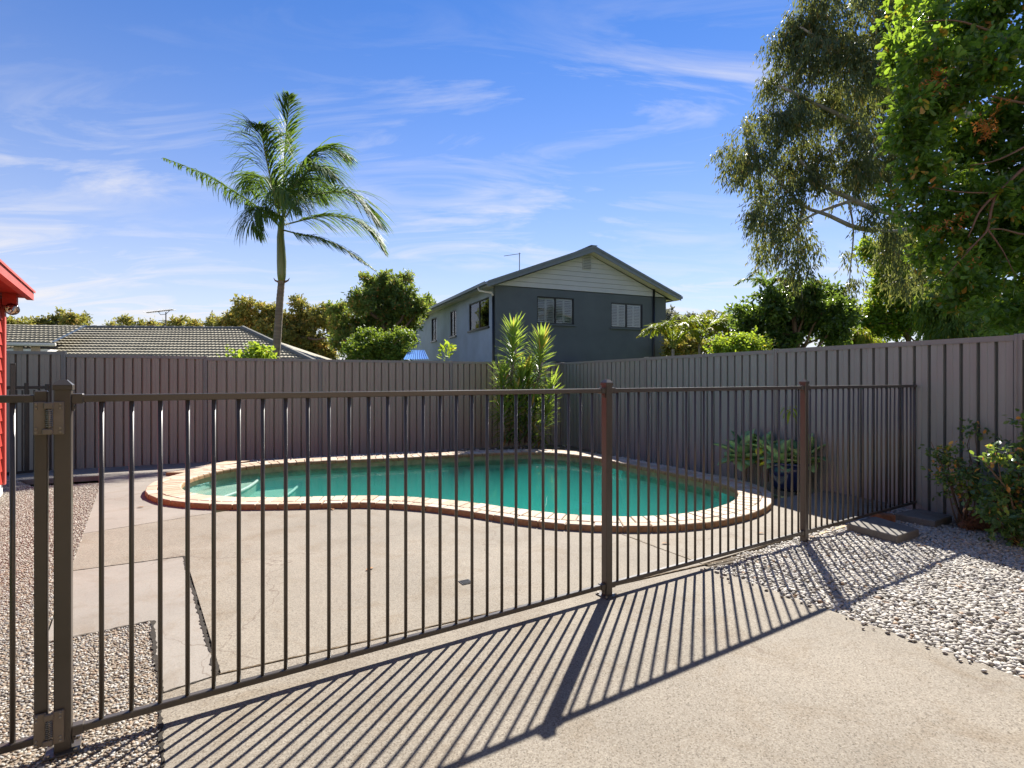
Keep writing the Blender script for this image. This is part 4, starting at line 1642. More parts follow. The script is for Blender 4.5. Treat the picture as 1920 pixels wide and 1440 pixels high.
rf = tile_slope(-LEN, 0.0, 16, RUN, RZ, PITCH).build('roof_tiles', M['roof_tile'], tile_h, local=True)
rf['kind'] = 'stuff'
# hip end facing right, plain far slope
m = MB()
ezr = RZ - RUN * PITCH
m.v = [(0, 0, RZ - 0.01), (RUN, -RUN, ezr - 0.01), (RUN, RUN, ezr - 0.01), (-LEN, 0, RZ - 0.01), (-LEN, RUN, ezr - 0.01)]
m.f = [(0, 1, 2), (0, 2, 4, 3)]
m.build('far_slopes', M['roof_tile'], tile_h, local=True)
for k in range(38):                                   # ridge caps
    x = -LEN + 0.42 * k
    m = MB()
    m.tube([(x, 0, RZ + 0.015), (x + 0.44, 0, RZ + 0.03)], [0.10, 0.115], 8)
    m.build('ridge_cap', M['ridge_tile'], tile_h, local=True)
nhc = 15
for k in range(nhc):                                  # hip caps
    t0, t1 = k / nhc, (k + 1.08) / nhc
    m = MB()
    m.tube([(RUN * t0, -RUN * t0, RZ - RUN * PITCH * t0 + 0.05), (RUN * t1, -RUN * t1, RZ - RUN * PITCH * t1 + 0.07)], [0.125, 0.11], 8)
    m.build('hip_cap', M['ridge_tile'], tile_h, local=True)
MB().box((-LEN / 2 + 1, 0, ezr / 2 - 0.1), (LEN + 6, RUN * 2 - 1.2, ezr - 0.1)).build('wall', M['pale_brick'], tile_h, local=True)

# projecting wing at the far left with its own gutter and pale wall
wing_Y = 20.5
wz = PT(60, 641, wing_Y).z
we = PT(95, 645, wing_Y)
wing = thing('house_wing', 'low tiled wing with cream gutter and pale brick wall beside the red house', 'house', (we.x, we.y, TG), R(14))
lz = lambda y: PT(0, y, wing_Y).z - TG
gutter_z = lz(644)
m = tile_slope(-3.6, 0.0, 8, 2.4, gutter_z + 2.4 * 0.36, 0.36, hip_r=False, y0=2.4)
o = m.build('roof_tiles', M['roof_tile'], wing, local=True)
o['kind'] = 'stuff'
MB().box((-1.0, -0.07, gutter_z - 0.05), (2.4, 0.11, 0.11), bev=0.02).build('gutter', M['cream'], wing, local=True)
MB().box((-1.8, 0.9, gutter_z / 2 - 0.15), (3.2, 1.5, gutter_z - 0.1)).build('wall', M['white'], wing, local=True)
for k, xx in enumerate((-1.75, -1.1, -0.55)):
    MB().box((xx, 0.135, gutter_z - 0.62), (0.28, 0.035, 1.0)).build('brick_pier', M['pale_brick'], wing, local=True)
m = MB()
m.box(None, (1.5, 0.2, 0.26), m=Matrix.Translation((-2.75, -0.12, gutter_z + 0.10)) @ Matrix.Rotation(R(20), 4, 'Y'))
m.build('barge', M['dark_frame'], wing, local=True)
m = MB()
m.v = [(0.02, 2.4, gutter_z + 0.93), (0.14, 2.4, gutter_z + 0.93), (0.16, -0.05, gutter_z + 0.05), (0.02, -0.05, gutter_z + 0.05)]
m.f = [(0, 1, 2, 3)]
m.build('valley_flashing', M['valley'], wing, local=True)

# antenna on the tiled roof
ab = PT(311, 616, 26.0)
an = thing('tv_antenna', 'flat toothed tv antenna on a mast behind the tiled roof ridge', 'antenna', (ab.x, ab.y, ab.z - 0.7))
MB().tube([(ab.x, ab.y, ab.z - 0.7), (ab.x, ab.y, PT(311, 585, 26).z)], 0.025, 6).build('mast', M['antenna'], an)
a_, b_ = PT(275, 586, 26.0), PT(325, 580.5, 26.0)
MB().tube([a_, b_], 0.03, 6).build('boom', M['antenna'], an)
MB().tube([PT(297, 584, 26), PT(301, 590, 26), PT(311, 589, 26), PT(318, 582.5, 26)], 0.014, 5).build('brace', M['antenna'], an)
for k in range(13):
    q = a_.lerp(b_, k / 12)
    MB().tube([q + Vector((0.02, -0.28, 0.0)), q + Vector((-0.02, 0.28, 0))], 0.011, 4).build('element', M['antenna'], an)
MB().tube([PT(297, 601, 26), PT(315, 601.5, 26)], 0.012, 4).build('lower_boom', M['antenna'], an)

# ------------------------------------------------------------------ red house at the left edge
WA = R(35)
wd_ = Vector((math.sin(WA), -math.cos(WA)))           # wall runs towards the camera
wo = Vector((math.cos(WA), math.sin(WA)))             # outward normal of that wall
E0 = G(7, 927)
rh = thing('red_house', 'bright red painted wall with overhanging eave at the patio edge', 'house', (E0.x, E0.y, 0))


def rp3(a, o_, z):
    q = E0 + wd_ * a + wo * o_
    return (q.x, q.y, z)


def rbox(m, a0, a1, o0, o1, z0, z1):
    vs_ = [rp3(a, o_, z) for z in (z0, z1) for o_ in (o0, o1) for a in (a0, a1)]
    m.add(vs_, [(0, 2, 3, 1), (4, 5, 7, 6), (0, 1, 5, 4), (2, 6, 7, 3), (0, 4, 6, 2), (1, 3, 7, 5)])
    return m


rbox(MB(), 0.0, 4.5, -0.16, -0.030, 0.14, 2.36).build('wall', M['red'], rh)
for k in range(15):
    z0, z1 = 0.14 + 0.147 * k, 0.14 + 0.147 * (k + 1) - 0.002
    vs_ = [rp3(a, o_, z) for z, o2 in ((z0, 0.0), (z1, -0.016)) for o_ in (-0.029, o2) for a in (0.001, 4.499)]
    MB().add(vs_, [(0, 2, 3, 1), (4, 5, 7, 6), (0, 1, 5, 4), (2, 6, 7, 3), (0, 4, 6, 2), (1, 3, 7, 5)]).build('weatherboard', M['red'], rh)
rbox(MB(), 0.0, 4.5, -0.15, -0.01, -0.05, 0.138).build('footing', M['white'], rh)
rbox(MB(), -0.02, 0.07, -0.13, 0.02, 0.12, 2.30).build('corner_trim', M['red_trim'], rh)
m = MB()
rbox(m, -0.30, 4.5, 0.17, 0.235, 2.345, 2.435)
m.build('fascia', M['red_trim'], rh)
rbox(MB(), -0.30, 4.5, -0.16, 0.168, 2.365, 2.385).build('soffit', M['red'], rh)
m = MB()
e0, e1 = -0.32, 4.5
vs_ = [rp3(e0, 0.25, 2.437), rp3(e1, 0.25, 2.437), rp3(e1, -2.5, 3.4), rp3(e0, -2.5, 3.4), rp3(e0, 0.25, 2.462), rp3(e1, 0.25, 2.462), rp3(e1, -2.5, 3.425), rp3(e0, -2.5, 3.425)]
m.add(vs_, [(0, 1, 2, 3), (4, 5, 6, 7), (0, 1, 5, 4), (2, 3, 7, 6), (1, 2, 6, 5), (3, 0, 4, 7)])
m.build('roof', M['red_trim'], rh)
m = MB()
rbox(m, 0.02, 0.14, 0.003, 0.13, 2.22, 2.362)
m.build('beam_end', M['red'], rh)
# unseen wall and roof added behind the viewpoint: block sky, bounce warm light
fdv = Vector((math.cos(R(32.4)), math.sin(R(32.4))))
fnv = Vector((-fdv.y, fdv.x))
hb = -fnv * 2.6
m = MB()
m.prism([tuple(hb - fdv * 6.5), tuple(hb + fdv * 7.5), tuple(hb + fdv * 7.5 - fnv * 0.2), tuple(hb - fdv * 6.5 - fnv * 0.2)], -0.05, 2.5)
m.build('unseen_bounce_wall', mat('warm_bounce_render', (0.62, 0.46, 0.32), 0.8, var=0.08), rh)
m = MB()
a0, a1 = hb - fdv * 7.0 + fnv * 3.5, hb + fdv * 0.9 + fnv * 3.5
b0, b1 = hb - fdv * 7.0 - fnv * 4.0, hb + fdv * 0.9 - fnv * 4.0
m.add([(a0.x, a0.y, 2.60), (a1.x, a1.y, 2.60), (b1.x, b1.y, 3.0), (b0.x, b0.y, 3.0), (a0.x, a0.y, 2.64), (a1.x, a1.y, 2.64), (b1.x, b1.y, 3.04), (b0.x, b0.y, 3.04)],
      [(0, 1, 2, 3), (4, 5, 6, 7), (0, 1, 5, 4), (2, 3, 7, 6), (1, 2, 6, 5), (3, 0, 4, 7)])
m.build('unseen_sky_blocker', M['cream'], rh)
# floodlight on that wall
q = Vector(rp3(0.02, 0.03, 2.19))
fl = thing('floodlight', 'small round floodlight under the red eave', 'lamp', q)
MB().tube([q + Vector((-0.02, 0.01, 0.03)), q + Vector((0.03, 0.0, 0.03)), q + Vector((0.05, 0, -0.005))], 0.014, 6).build('bracket', M['dark_metal'], fl)
hd = q + Vector((0.075, -0.03, -0.03))
Mx = Matrix.Translation(hd) @ Matrix.Rotation(R(70), 4, 'X') @ Matrix.Rotation(R(50), 4, 'Y')
MB().lathe([(0.0, -0.03), (0.030, -0.025), (0.045, 0.0), (0.064, 0.045), (0.070, 0.075)], n=16, m=Mx).build('housing', M['silver'], fl, smooth=True)
MB().lathe([(0.070, 0.075), (0.06, 0.092), (0.035, 0.103), (0.0, 0.107)], n=16, m=Mx).build('lens', M['glass'], fl, smooth=True)

# side gate between the red house and the rear fence
sg0 = Vector((PT(6, 700, 8.1).x, 8.1))
sgd = (Vector((PT(62, 700, 8.35).x, 8.35)) - sg0).normalized()
sg = thing('side_gate', 'black tubular side gate standing behind the red house corner', 'gate', (sg0.x, sg0.y, 0), math.atan2(sgd.y, sgd.x))
zpt = PT(0, 683, 8.1).z
for xx, zt_, ww in ((-0.02, zpt, 0.05), (0.105, zpt, 0.06)):
    p = MB().box((xx, 0, (zt_ - 0.1) / 2), (ww, 0.05, zt_ + 0.1), bev=0.003).build('post', M['fence_alu'], sg, local=True)
    MB().box((xx, 0, zt_ + 0.008), (ww + 0.008, 0.058, 0.016), bev=0.004).build('cap', M['fence_alu'], p, local=True)
gzt = PT(0, 727, 8.1).z
MB().box((0.25, 0.0, gzt), (0.56, 0.03, 0.045), bev=0.003).build('top_rail', M['dark_metal'], sg, local=True)
MB().box((0.25, 0.0, -0.05), (0.56, 0.03, 0.04), bev=0.003).build('bottom_rail', M['dark_metal'], sg, local=True)
for k in range(8):
    MB().box((0.01 + k * 0.068, 0, (gzt - 0.1) / 2), (0.022, 0.022, gzt + 0.02)).build('bar', M['dark_metal'], sg, local=True)
MB().box((0.26, 0, (gzt + 0.02) / 2), (0.05, 0.036, gzt + 0.12), bev=0.003).build('stile', M['dark_metal'], sg, local=True)
MB().box((0.50, 0, (gzt - 0.0) / 2), (0.05, 0.036, gzt + 0.1), bev=0.003).build('stile', M['dark_metal'], sg, local=True)

# blue shed roof beside the rendered house
a_ = [PT(755, 675, 15.5), PT(804, 674, 15.5), PT(796, 657, 18.2), PT(766, 657.5, 18.2)]
sh = thing('garden_shed', 'small shed with a blue corrugated roof against the blue grey wall', 'shed', (a_[0].x, a_[0].y, -0.2))
m = MB()
nn_ = 22
for i in range(nn_ + 1):
    t = i / nn_
    b0 = a_[0].lerp(a_[1], t)
    b1 = a_[3].lerp(a_[2], t)
    dz = 0.03 if i % 2 else 0.0
    m.v += [tuple(b0 + Vector((0, 0, dz))), tuple(b1 + Vector((0, 0, dz)))]
m.f = [(2 * i, 2 * i + 2, 2 * i + 3, 2 * i + 1) for i in range(nn_)]
m.build('roof', M['shed_blue'], sh)
c4 = [Vector(p).lerp((a_[0] + a_[1] + a_[2] + a_[3]) / 4, 0.12) for p in a_]
MB().prism([(p.x, p.y) for p in c4], -0.2, a_[0].z - 0.05).build('wall', M['blue_grey'], sh)

# ------------------------------------------------------------------ palm
PY = 14.0
pbase = PT(517, 700, PY)
palm = thing('palm_tree', 'tall windblown palm with smooth ringed trunk behind the rear fence', 'palm', (pbase.x, pbase.y, -0.3))
tr = [Vector((pbase.x, PY, -0.4))] + [PT(x, y, PY) for x, y in ((517, 672), (521, 620), (525, 560), (528, 525))]
m = MB()
tp_, rd = [], []
for i in range(61):
    t = i / 60 * 4
    k = min(3, int(t))
    p = tr[k].lerp(tr[k + 1], t - k)
    tp_.append(p)
    rd.append((0.108 - 0.026 * i / 60) * (1 + 0.05 * (i % 3 == 0)))
m.tube(tp_, rd, 14)
m.build('trunk', mat('palm_trunk', (0.20, 0.155, 0.115), 0.9, var=0.35, vscale=1.4, bump=0.6, bscale=14, stretch=(1, 1, 9)), palm, smooth=True)
cs = [PT(x, y, PY) for x, y in ((528, 527), (528, 515), (528, 490), (527, 465), (526, 445), (527, 425), (530, 405))]
t = NT('crownshaft_green')
t.b.inputs['Base Color'].default_value = (0.16, 0.20, 0.06, 1)
t.b.inputs['Roughness'].default_value = 0.4
nz = t.n('TexNoise', i_Scale=3.0, i_Detail=4.0)
t.l(t.coord((4, 4, 0.6)), nz.inputs[0])
t.l(t.ramp(nz.outputs[0], [(0.3, (0.10, 0.13, 0.05)), (0.7, (0.22, 0.24, 0.08))]), t.b.inputs['Base Color'])
MB().tube(cs, [0.085, 0.108, 0.118, 0.105, 0.09, 0.078, 0.055], 14).build('crownshaft', t.m, palm, smooth=True)
t2 = M['red_bark']
for sg_ in (-1, 1):
    MB().tube([PT(528 + sg_ * 5, 529, PY), PT(528 + sg_ * 12, 526, PY), PT(528 + sg_ * 15, 521, PY)], [0.03, 0.02, 0.005], 6).build('old_stalk', t2, palm)



def bez(pts_, n):
    """smooth path through control points (Catmull-Rom)"""
    P_ = [Vector(p) for p in pts_]
    P_ = [P_[0] * 2 - P_[1]] + P_ + [P_[-1] * 2 - P_[-2]]
    o_ = []
    segs = len(P_) - 3
    for i in range(n):
        t = i / (n - 1) * segs
        k = min(segs - 1, int(t))
        f = t - k
        p0, p1, p2, p3 = P_[k:k + 4]
        o_.append(0.5 * ((2 * p1) + (p2 - p0) * f + (2 * p0 - 5 * p1 + 4 * p2 - p3) * f * f + (3 * p1 - p0 - 3 * p2 + p3) * f ** 3))
    return o_


def strip_leaves(name, roots, dirs, lens, wid, sag, tints, mat_, parent, nseg=4, side_hint=None, org=None, tipw=0.12, wind=None):
    """long strap leaves bending under gravity"""
    n = len(roots)
    roots = np.asarray(roots, float)
    d = unit(np.asarray(dirs, float))
    lens = np.asarray(lens, float)
    if side_hint is None:
        side_hint = np.tile(np.array([0.2, 0.1, 1.0]), (n, 1))
    s0 = unit(np.cross(d, side_hint))
    V = np.zeros((n, nseg + 1, 2, 3))
    p = roots.copy()
    wprof = np.sin(np.linspace(0.35, math.pi, nseg + 1)) ** 0.7
    wprof[-1] = tipw
    wprof[0] = 0.6
    cur = d.copy()
    g_ = np.array([0, 0, -1.0])
    if wind is not None:
        g_ = g_ + np.asarray(wind)
    for k in range(nseg + 1):
        hw = (wid * wprof[k] / 2)
        hw = hw[:, None] if hasattr(hw, '__len__') else hw
        V[:, k, 0] = p - s0 * hw
        V[:, k, 1] = p + s0 * hw
        p = p + cur * (lens / nseg)[:, None]
        cur = unit(cur + g_ * np.asarray(sag).reshape(-1, 1) / nseg)
    idx = np.arange(n * (nseg + 1) * 2).reshape(n, nseg + 1, 2)
    Fq = np.stack([idx[:, :-1, 0], idx[:, :-1, 1], idx[:, 1:, 1], idx[:, 1:, 0]], -1).reshape(-1, 4)
    V = V.reshape(-1, 3)
    if org is not None:
        V = V - np.array(org)
    me = fast_mesh(name, V, Fq, 4, attr=np.repeat(tints, (nseg + 1) * 2), smooth=True)
    return link(name, me, parent, mat_)


def frond(path, n, llen, parent, mat_, org, hang=1.0, ang=0.9, wind=(0.35, 0, 0), start=0.12, wid=0.035, seed=0, tint0=0.4, rach=0.022, tipf=0.35, spread3d=0.5):
    g_ = np.random.default_rng(seed)
    pts_ = bez(path, n)
    m = MB()
    k2 = max(6, n // 6)
    pp = bez(path, k2)
    m.tube(pp, np.linspace(rach, rach * 0.2, k2), 6)
    ob = None
    roots, dirs, lens, tn_ = [], [], [], []
    for i in range(n):
        t = i / (n - 1)
        if t < start:
            continue
        tg = (pts_[min(i + 1, n - 1)] - pts_[max(0, i - 1)]).normalized()
        sd_ = tg.cross(Vector((0, 0, 1)))
        if sd_.length < 0.25:
            sd_ = tg.cross(Vector((0.3, 1, 0)))
        sd_.normalize()
        lf = llen * (0.55 + 0.45 * math.sin(math.pi * min(1, (t - start) / (1 - start) * 0.75 + 0.25))) * (1 - (1 - tipf) * max(0, t - 0.7) / 0.3)
        for sg_ in (-1, 1):
            if g_.random() < 0.06:
                continue
            dd = tg * (ang * g_.uniform(0.7, 1.2)) + sd_ * sg_ * g_.uniform(0.6, 1.0) + Vector((g_.normal(0, 0.12), g_.normal(0, spread3d * 0.4), g_.normal(0.1, 0.15)))
            roots.append(pts_[i])
            dirs.append(dd)
            lens.append(lf * g_.uniform(0.8, 1.15))
            tn_.append(np.clip(g_.normal(tint0, 0.15), 0, 1))
    fo = m.build('frond', M['palm_rachis'] if 'palm_rachis' in M else M['grey_bark'], parent, smooth=True)
    strip_leaves('leaflets', roots, dirs, lens, wid, hang * g_.uniform(0.5, 1.5, len(roots)), np.array(tn_), mat_, fo, 4, org=org, wind=wind)
    return fo


M['palm_rachis'] = mat('palm_midrib', (0.17, 0.20, 0.06), 0.45, var=0.2)
cc = lambda x, y, dy=0.0: PT(240 + x / 2.571, 140 + y / 2.571, PY + dy)
FR = [  # control points, leaflet length, hang, tint
    ([cc(735, 735), cc(640, 650, -.1), cc(520, 570, -.2), cc(380, 485, -.3), cc(175, 402, -.4)], 0.42, 2.6, 0.45, (0.35, 0, 0)),
    ([cc(735, 710), cc(700, 560, -.2), cc(665, 400, -.5), cc(645, 290, -.8), cc(628, 240, -1.1)], 0.75, 2.3, 0.22, (0.25, 0, 0)),
    ([cc(745, 690), cc(752, 470, .2), cc(760, 300, .2), cc(772, 180, .1), cc(777, 100, 0)], 0.48, 0.5, 0.5, (0.5, 0, 0)),
    ([cc(748, 690), cc(800, 520, .3), cc(870, 410, .5), cc(960, 360, .7), cc(1075, 400, .8)], 0.72, 2.2, 0.42, (0.5, 0, 0)),
    ([cc(750, 700), cc(830, 600, -.4), cc(940, 570, -.8), cc(1060, 570, -1.0), cc(1150, 640, -1.1), cc(1215, 720, -1.2)], 0.75, 2.2, 0.40, (0.55, 0, 0)),
    ([cc(750, 725), cc(850, 700, .3), cc(960, 680, .5), cc(1090, 700, .6), cc(1180, 760, .7), cc(1235, 850, .7)], 0.62, 2.2, 0.50, (0.6, 0, 0)),
    ([cc(752, 750), cc(830, 770, -.2), cc(930, 790, -.3), cc(1060, 850, -.4), cc(1195, 945, -.5)], 0.42, 2.0, 0.55, (0.7, 0, 0)),
    ([cc(733, 740), cc(690, 680, -.5), cc(640, 650, -.9), cc(600, 690, -1.2), cc(640, 780, -1.3)], 0.55, 2.4, 0.48, (0.2, 0, 0)),
    ([cc(738, 730), cc(725, 620, -.6), cc(750, 560, -1.2), cc(800, 590, -1.7), cc(840, 660, -2.0)], 0.6, 2.4, 0.60, (0.3, 0, 0)),
    ([cc(740, 710), cc(780, 580, .7), cc(840, 510, 1.3), cc(900, 520, 1.9), cc(960, 600, 2.3)], 0.75, 2.3, 0.30, (0.5, 0, 0)),
    ([cc(738, 700), cc(700, 570, .7), cc(660, 500, 1.3), cc(620, 500, 1.8), cc(590, 560, 2.2)], 0.7, 2.3, 0.25, (0.3, 0, 0)),
    ([cc(748, 700), cc(790, 560, -.5), cc(860, 470, -.9), cc(930, 450, -1.2), cc(1000, 500, -1.5)], 0.7, 2.4, 0.35, (0.5, 0, 0)),
]
for i, (pth, ll, hg, tt, wd3) in enumerate(FR):
    frond(pth, 125, ll * (1.45 if i in (0, 2, 6) else 1.75), palm, LM['palm'], (pbase.x, pbase.y, -0.3), hang=hg, seed=40 + i, tint0=tt, wind=wd3, wid=0.030, ang=1.15)

# ------------------------------------------------------------------ trees behind the fences
def bg_tree(name, label, lst, Y, nleaf, llen, lw, mk, seed, bark='bark', cat='tree', tr_r=0.16, tx=None, group=None, **kw):
    cl_ = px_clumps(lst, Y, seed=seed)
    xs_ = tx if tx is not None else float(np.mean([l[0] for l in lst]))
    ytop = float(np.mean([l[1] for l in lst]))
    b_ = PT(xs_, YH, Y)
    args = dict(droop=0.1, spread=0.9, per=9, twig=0.35, tint=(0.4, 0.2))
    args.update(kw)
    return tree(name, label, cat, (b_.x, Y, -0.3), PT(xs_, ytop, Y), cl_, tr_r, M[bark], group=group, nleaf=nleaf, llen=llen, lwid=lw, mat_=LM[mk], seed=seed, **args)


g_bg = 'trees beyond the tiled roof'
bg_tree('olive_tree', 'flat topped olive green tree above the roof ridge nearest the red house', [(80, 605, 18), (105, 600, 20), (135, 603, 20), (155, 608, 16), (60, 610, 12)], 38, 5200, 0.24, 0.09, 'olive', 21, group=g_bg)
bg_tree('olive_tree', 'low olive bush peeping over the roof beside the floodlight', [(20, 610, 14), (42, 611, 13), (5, 612, 14)], 37, 2200, 0.24, 0.09, 'olive', 22, group=g_bg)
bg_tree('olive_tree', 'sparse wispy olive tree behind the toothed antenna', [(215, 612, 13), (237, 604, 12), (262, 612, 12), (285, 610, 12), (335, 602, 15), (360, 612, 14), (310, 613, 12)], 36, 4200, 0.24, 0.07, 'olive', 23, group=g_bg, spread=1.1)
bg_tree('olive_tree', 'broad yellowish olive tree behind the palm trunk', [(400, 612, 22), (430, 598, 28), (470, 590, 34), (510, 592, 38), (560, 590, 36), (600, 595, 32), (450, 630, 34), (520, 635, 40), (590, 635, 40), (640, 630, 26), (560, 655, 34), (610, 660, 28), (625, 610, 22)], 33, 60000, 0.19, 0.075, 'olive', 24, group=g_bg, tr_r=0.3, tint=(0.5, 0.2))
bg_tree('round_tree', 'dense rounded tree with rusty tips left of the charcoal house', [(735, 545, 30), (700, 550, 32), (755, 560, 30), (670, 575, 30), (640, 580, 22), (720, 590, 45), (770, 590, 26), (660, 615, 40), (700, 635, 45), (745, 630, 40), (785, 575, 16), (730, 525, 16), (755, 522, 14), (640, 640, 26), (690, 530, 14)], 27, 56000, 0.18, 0.06, 'round', 25, up=0.6, tr_r=0.3, hot=0.05, tint=(0.42, 0.2))
bg_tree('round_tree', 'small rounded treetop peeking over the charcoal house eave', [(800, 568, 12), (790, 580, 12), (806, 575, 9)], 34, 1600, 0.22, 0.08, 'round', 26)
bg_tree('garden_bush', 'bright yellow green bush above the rear fence beside the blue shed', [(690, 650, 28), (725, 648, 32), (752, 645, 22), (665, 662, 18), (705, 662, 30), (740, 664, 28), (762, 632, 10), (745, 628, 10)], 17.5, 19000, 0.09, 0.05, 'hedge', 27, cat='bush', tr_r=0.05, tint=(0.38, 0.2))
bg_tree('garden_bush', 'low leafy sprigs along the rear fence top below the palm', [(455, 669, 7), (472, 667, 8), (490, 668, 8), (505, 670, 6)], 12.5, 900, 0.10, 0.05, 'bright', 28, cat='bush', tr_r=0.02)
bg_tree('garden_bush', 'pale leaf shoot standing over the fence before the blue grey wall', [(833, 663, 6), (834, 670, 5)], 13, 60, 0.16, 0.045, 'bright', 29, cat='shoot', tr_r=0.01, up=1.2, spread=0.3)

# right hand side
bg_tree('distant_tree', 'hazy grey green treetop right of the charcoal house', [(1265, 600, 22), (1300, 602, 22), (1330, 606, 18), (1245, 605, 18), (1285, 615, 24)], 46, 6500, 0.28, 0.10, 'grey', 31)
EY = 15.5
euc = [(1505, 35, 52), (1560, 45, 66), (1470, 95, 42), (1530, 110, 62), (1600, 110, 80), (1452, 160, 36), (1500, 175, 52), (1565, 190, 64), (1640, 190, 80),
       (1445, 215, 34), (1480, 240, 48), (1400, 258, 36), (1372, 288, 26), (1420, 292, 42), (1470, 300, 46), (1530, 275, 50), (1610, 262, 60), (1390, 315, 30),
       (1430, 345, 36), (1475, 355, 38), (1520, 345, 34), (1580, 320, 40), (1420, 390, 30), (1465, 410, 36), (1440, 440, 32), (1495, 430, 32), (1480, 470, 30), (1520, 460, 26),
       (1430, 470, 22), (1500, 505, 26), (1490, 545, 24), (1515, 560, 20), (1640, 330, 56), (1690, 270, 70), (1590, 480, 18), (1600, 530, 18), (1590, 560, 18), (1660, 60, 80), (1720, 120, 90), (1740, 30, 90), (1545, -20, 60), (1640, -30, 80),
       (1640, 400, 30), (1680, 425, 36), (1700, 475, 28), (1690, 530, 24), (1660, 470, 22), (1730, 520, 26)]
cl_ = px_clumps(euc, EY, depth=1.0, dj=1.5, seed=33)
cl_ = [(c, (r_[0], r_[1], r_[2] * 1.12)) for c, r_ in cl_]
eb = PT(2010, YH, EY)
et = thing('eucalyptus_tree', 'tall eucalyptus with drooping grey green foliage behind the side fence', 'tree', (eb.x, EY, -0.3))
m = MB()
m.tube(bez([(eb.x, EY, -0.4), PT(2000, 560, EY), PT(1950, 420, EY), PT(1800, 200, EY), PT(1700, 20, EY), PT(1660, -120, EY)], 14), np.linspace(0.34, 0.08, 14), 10)
for pth, r0 in (([(1950, 425), (1800, 410), (1740, 405), (1650, 395), (1590, 370), (1548, 350), (1500, 300)], 0.13), ([(1640, 432), (1600, 425), (1550, 402), (1505, 385), (1450, 330), (1400, 300)], 0.075),
                ([(1805, 340), (1720, 300), (1660, 280), (1600, 230), (1520, 190), (1460, 160)], 0.11), ([(1770, 210), (1700, 180), (1630, 150), (1560, 90), (1500, 50)], 0.10), ([(1600, 375), (1530, 400), (1480, 430), (1450, 460)], 0.05),
                ([(1760, 410), (1690, 432), (1640, 432)], 0.085), ([(1590, 372), (1600, 430), (1595, 500), (1590, 560)], 0.03), ([(1505, 385), (1495, 450), (1500, 520), (1505, 560)], 0.03)):
    q = bez([PT(x, y, EY - 0.4) for x, y in pth], 14)
    m.tube(q, np.linspace(r0, r0 * 0.25, 14), 7)
m.build('trunk', M['grey_bark'], et, smooth=True)
crown('crown', cl_, 105000, 0.150, 0.034, LM['euc'], et, sub=9, subr=0.34, droop=0.62, spread=0.55, per=12, twig=0.42, shape='lance', outer=0.5, tint=(0.38, 0.2), hot=0.05, org=(eb.x, EY, -0.3), seed=5, fill=0.6)

bg_tree('broadleaf_tree', 'dark leafy tree with two bare trunks over the side fence', [(1450, 570, 34), (1490, 560, 40), (1420, 600, 34), (1400, 625, 26), (1460, 610, 44), (1510, 600, 42), (1545, 580, 34), (1470, 640, 36), (1430, 640, 30), (1560, 620, 30), (1390, 590, 16), (1520, 545, 24), (1560, 550, 22), (1580, 590, 24)], 16.5, 27000, 0.13, 0.065, 'dark', 35, tr_r=0.13, tint=(0.4, 0.24), outer=0.4)
m = MB()
bg_tree('bright_tree', 'sunlit lime green tree below the eucalyptus limb', [(1640, 470, 30), (1665, 500, 40), (1640, 540, 26), (1690, 540, 44), (1720, 480, 44), (1660, 585, 38), (1620, 610, 32), (1700, 600, 44), (1740, 560, 50), (1760, 620, 44), (1640, 630, 30), (1780, 520, 40), (1690, 450, 30), (1730, 430, 34), (1790, 590, 44), (1830, 560, 40), (1840, 620, 40), (1600, 640, 24)], 23.0, 66000, 0.15, 0.075, 'bright', 36, tr_r=0.12, tint=(0.34, 0.24), outer=0.4)
bg_tree('weeping_tree', 'olive weeping foliage hanging just above the side fence', [(1740, 560, 22), (1760, 540, 24), (1800, 560, 40), (1840, 590, 40), (1880, 570, 40), (1770, 600, 36), (1810, 620, 36), (1860, 625, 36), (1910, 610, 36), (1930, 560, 40)], 19.0, 36000, 0.17, 0.045, 'hedge', 37, tr_r=0.08, droop=0.75, spread=0.4, shape='lance', tint=(0.3, 0.2), twig=0.45)
bg_tree('yellow_bush', 'golden yellow leafy bush behind the side fence panel', [(1590, 630, 24), (1610, 640, 24), (1575, 645, 18), (1640, 645, 20)], 17.5, 6000, 0.16, 0.04, 'cane', 38, cat='bush', tr_r=0.03, droop=0.6, spread=0.5, shape='lance')
bg_tree('garden_bush', 'vivid green fern like bush along the side fence top', [(1370, 655, 11), (1395, 650, 12), (1415, 653, 11), (1345, 659, 9), (1405, 641, 7), (1430, 657, 8), (1385, 644, 6)], 12.5, 5200, 0.07, 0.04, 'bright', 39, cat='bush', tr_r=0.02, tint=(0.3, 0.15))

bg_tree('garden_bush', 'yellow green hedge mass behind the golden palms', [(1262, 655, 18), (1295, 652, 18), (1330, 650, 18), (1362, 648, 18), (1285, 660, 18), (1350, 660, 18), (1390, 645, 16)], 25, 9000, 0.2, 0.07, 'olive', 52, cat='bush', tr_r=0.05, tint=(0.45, 0.2))
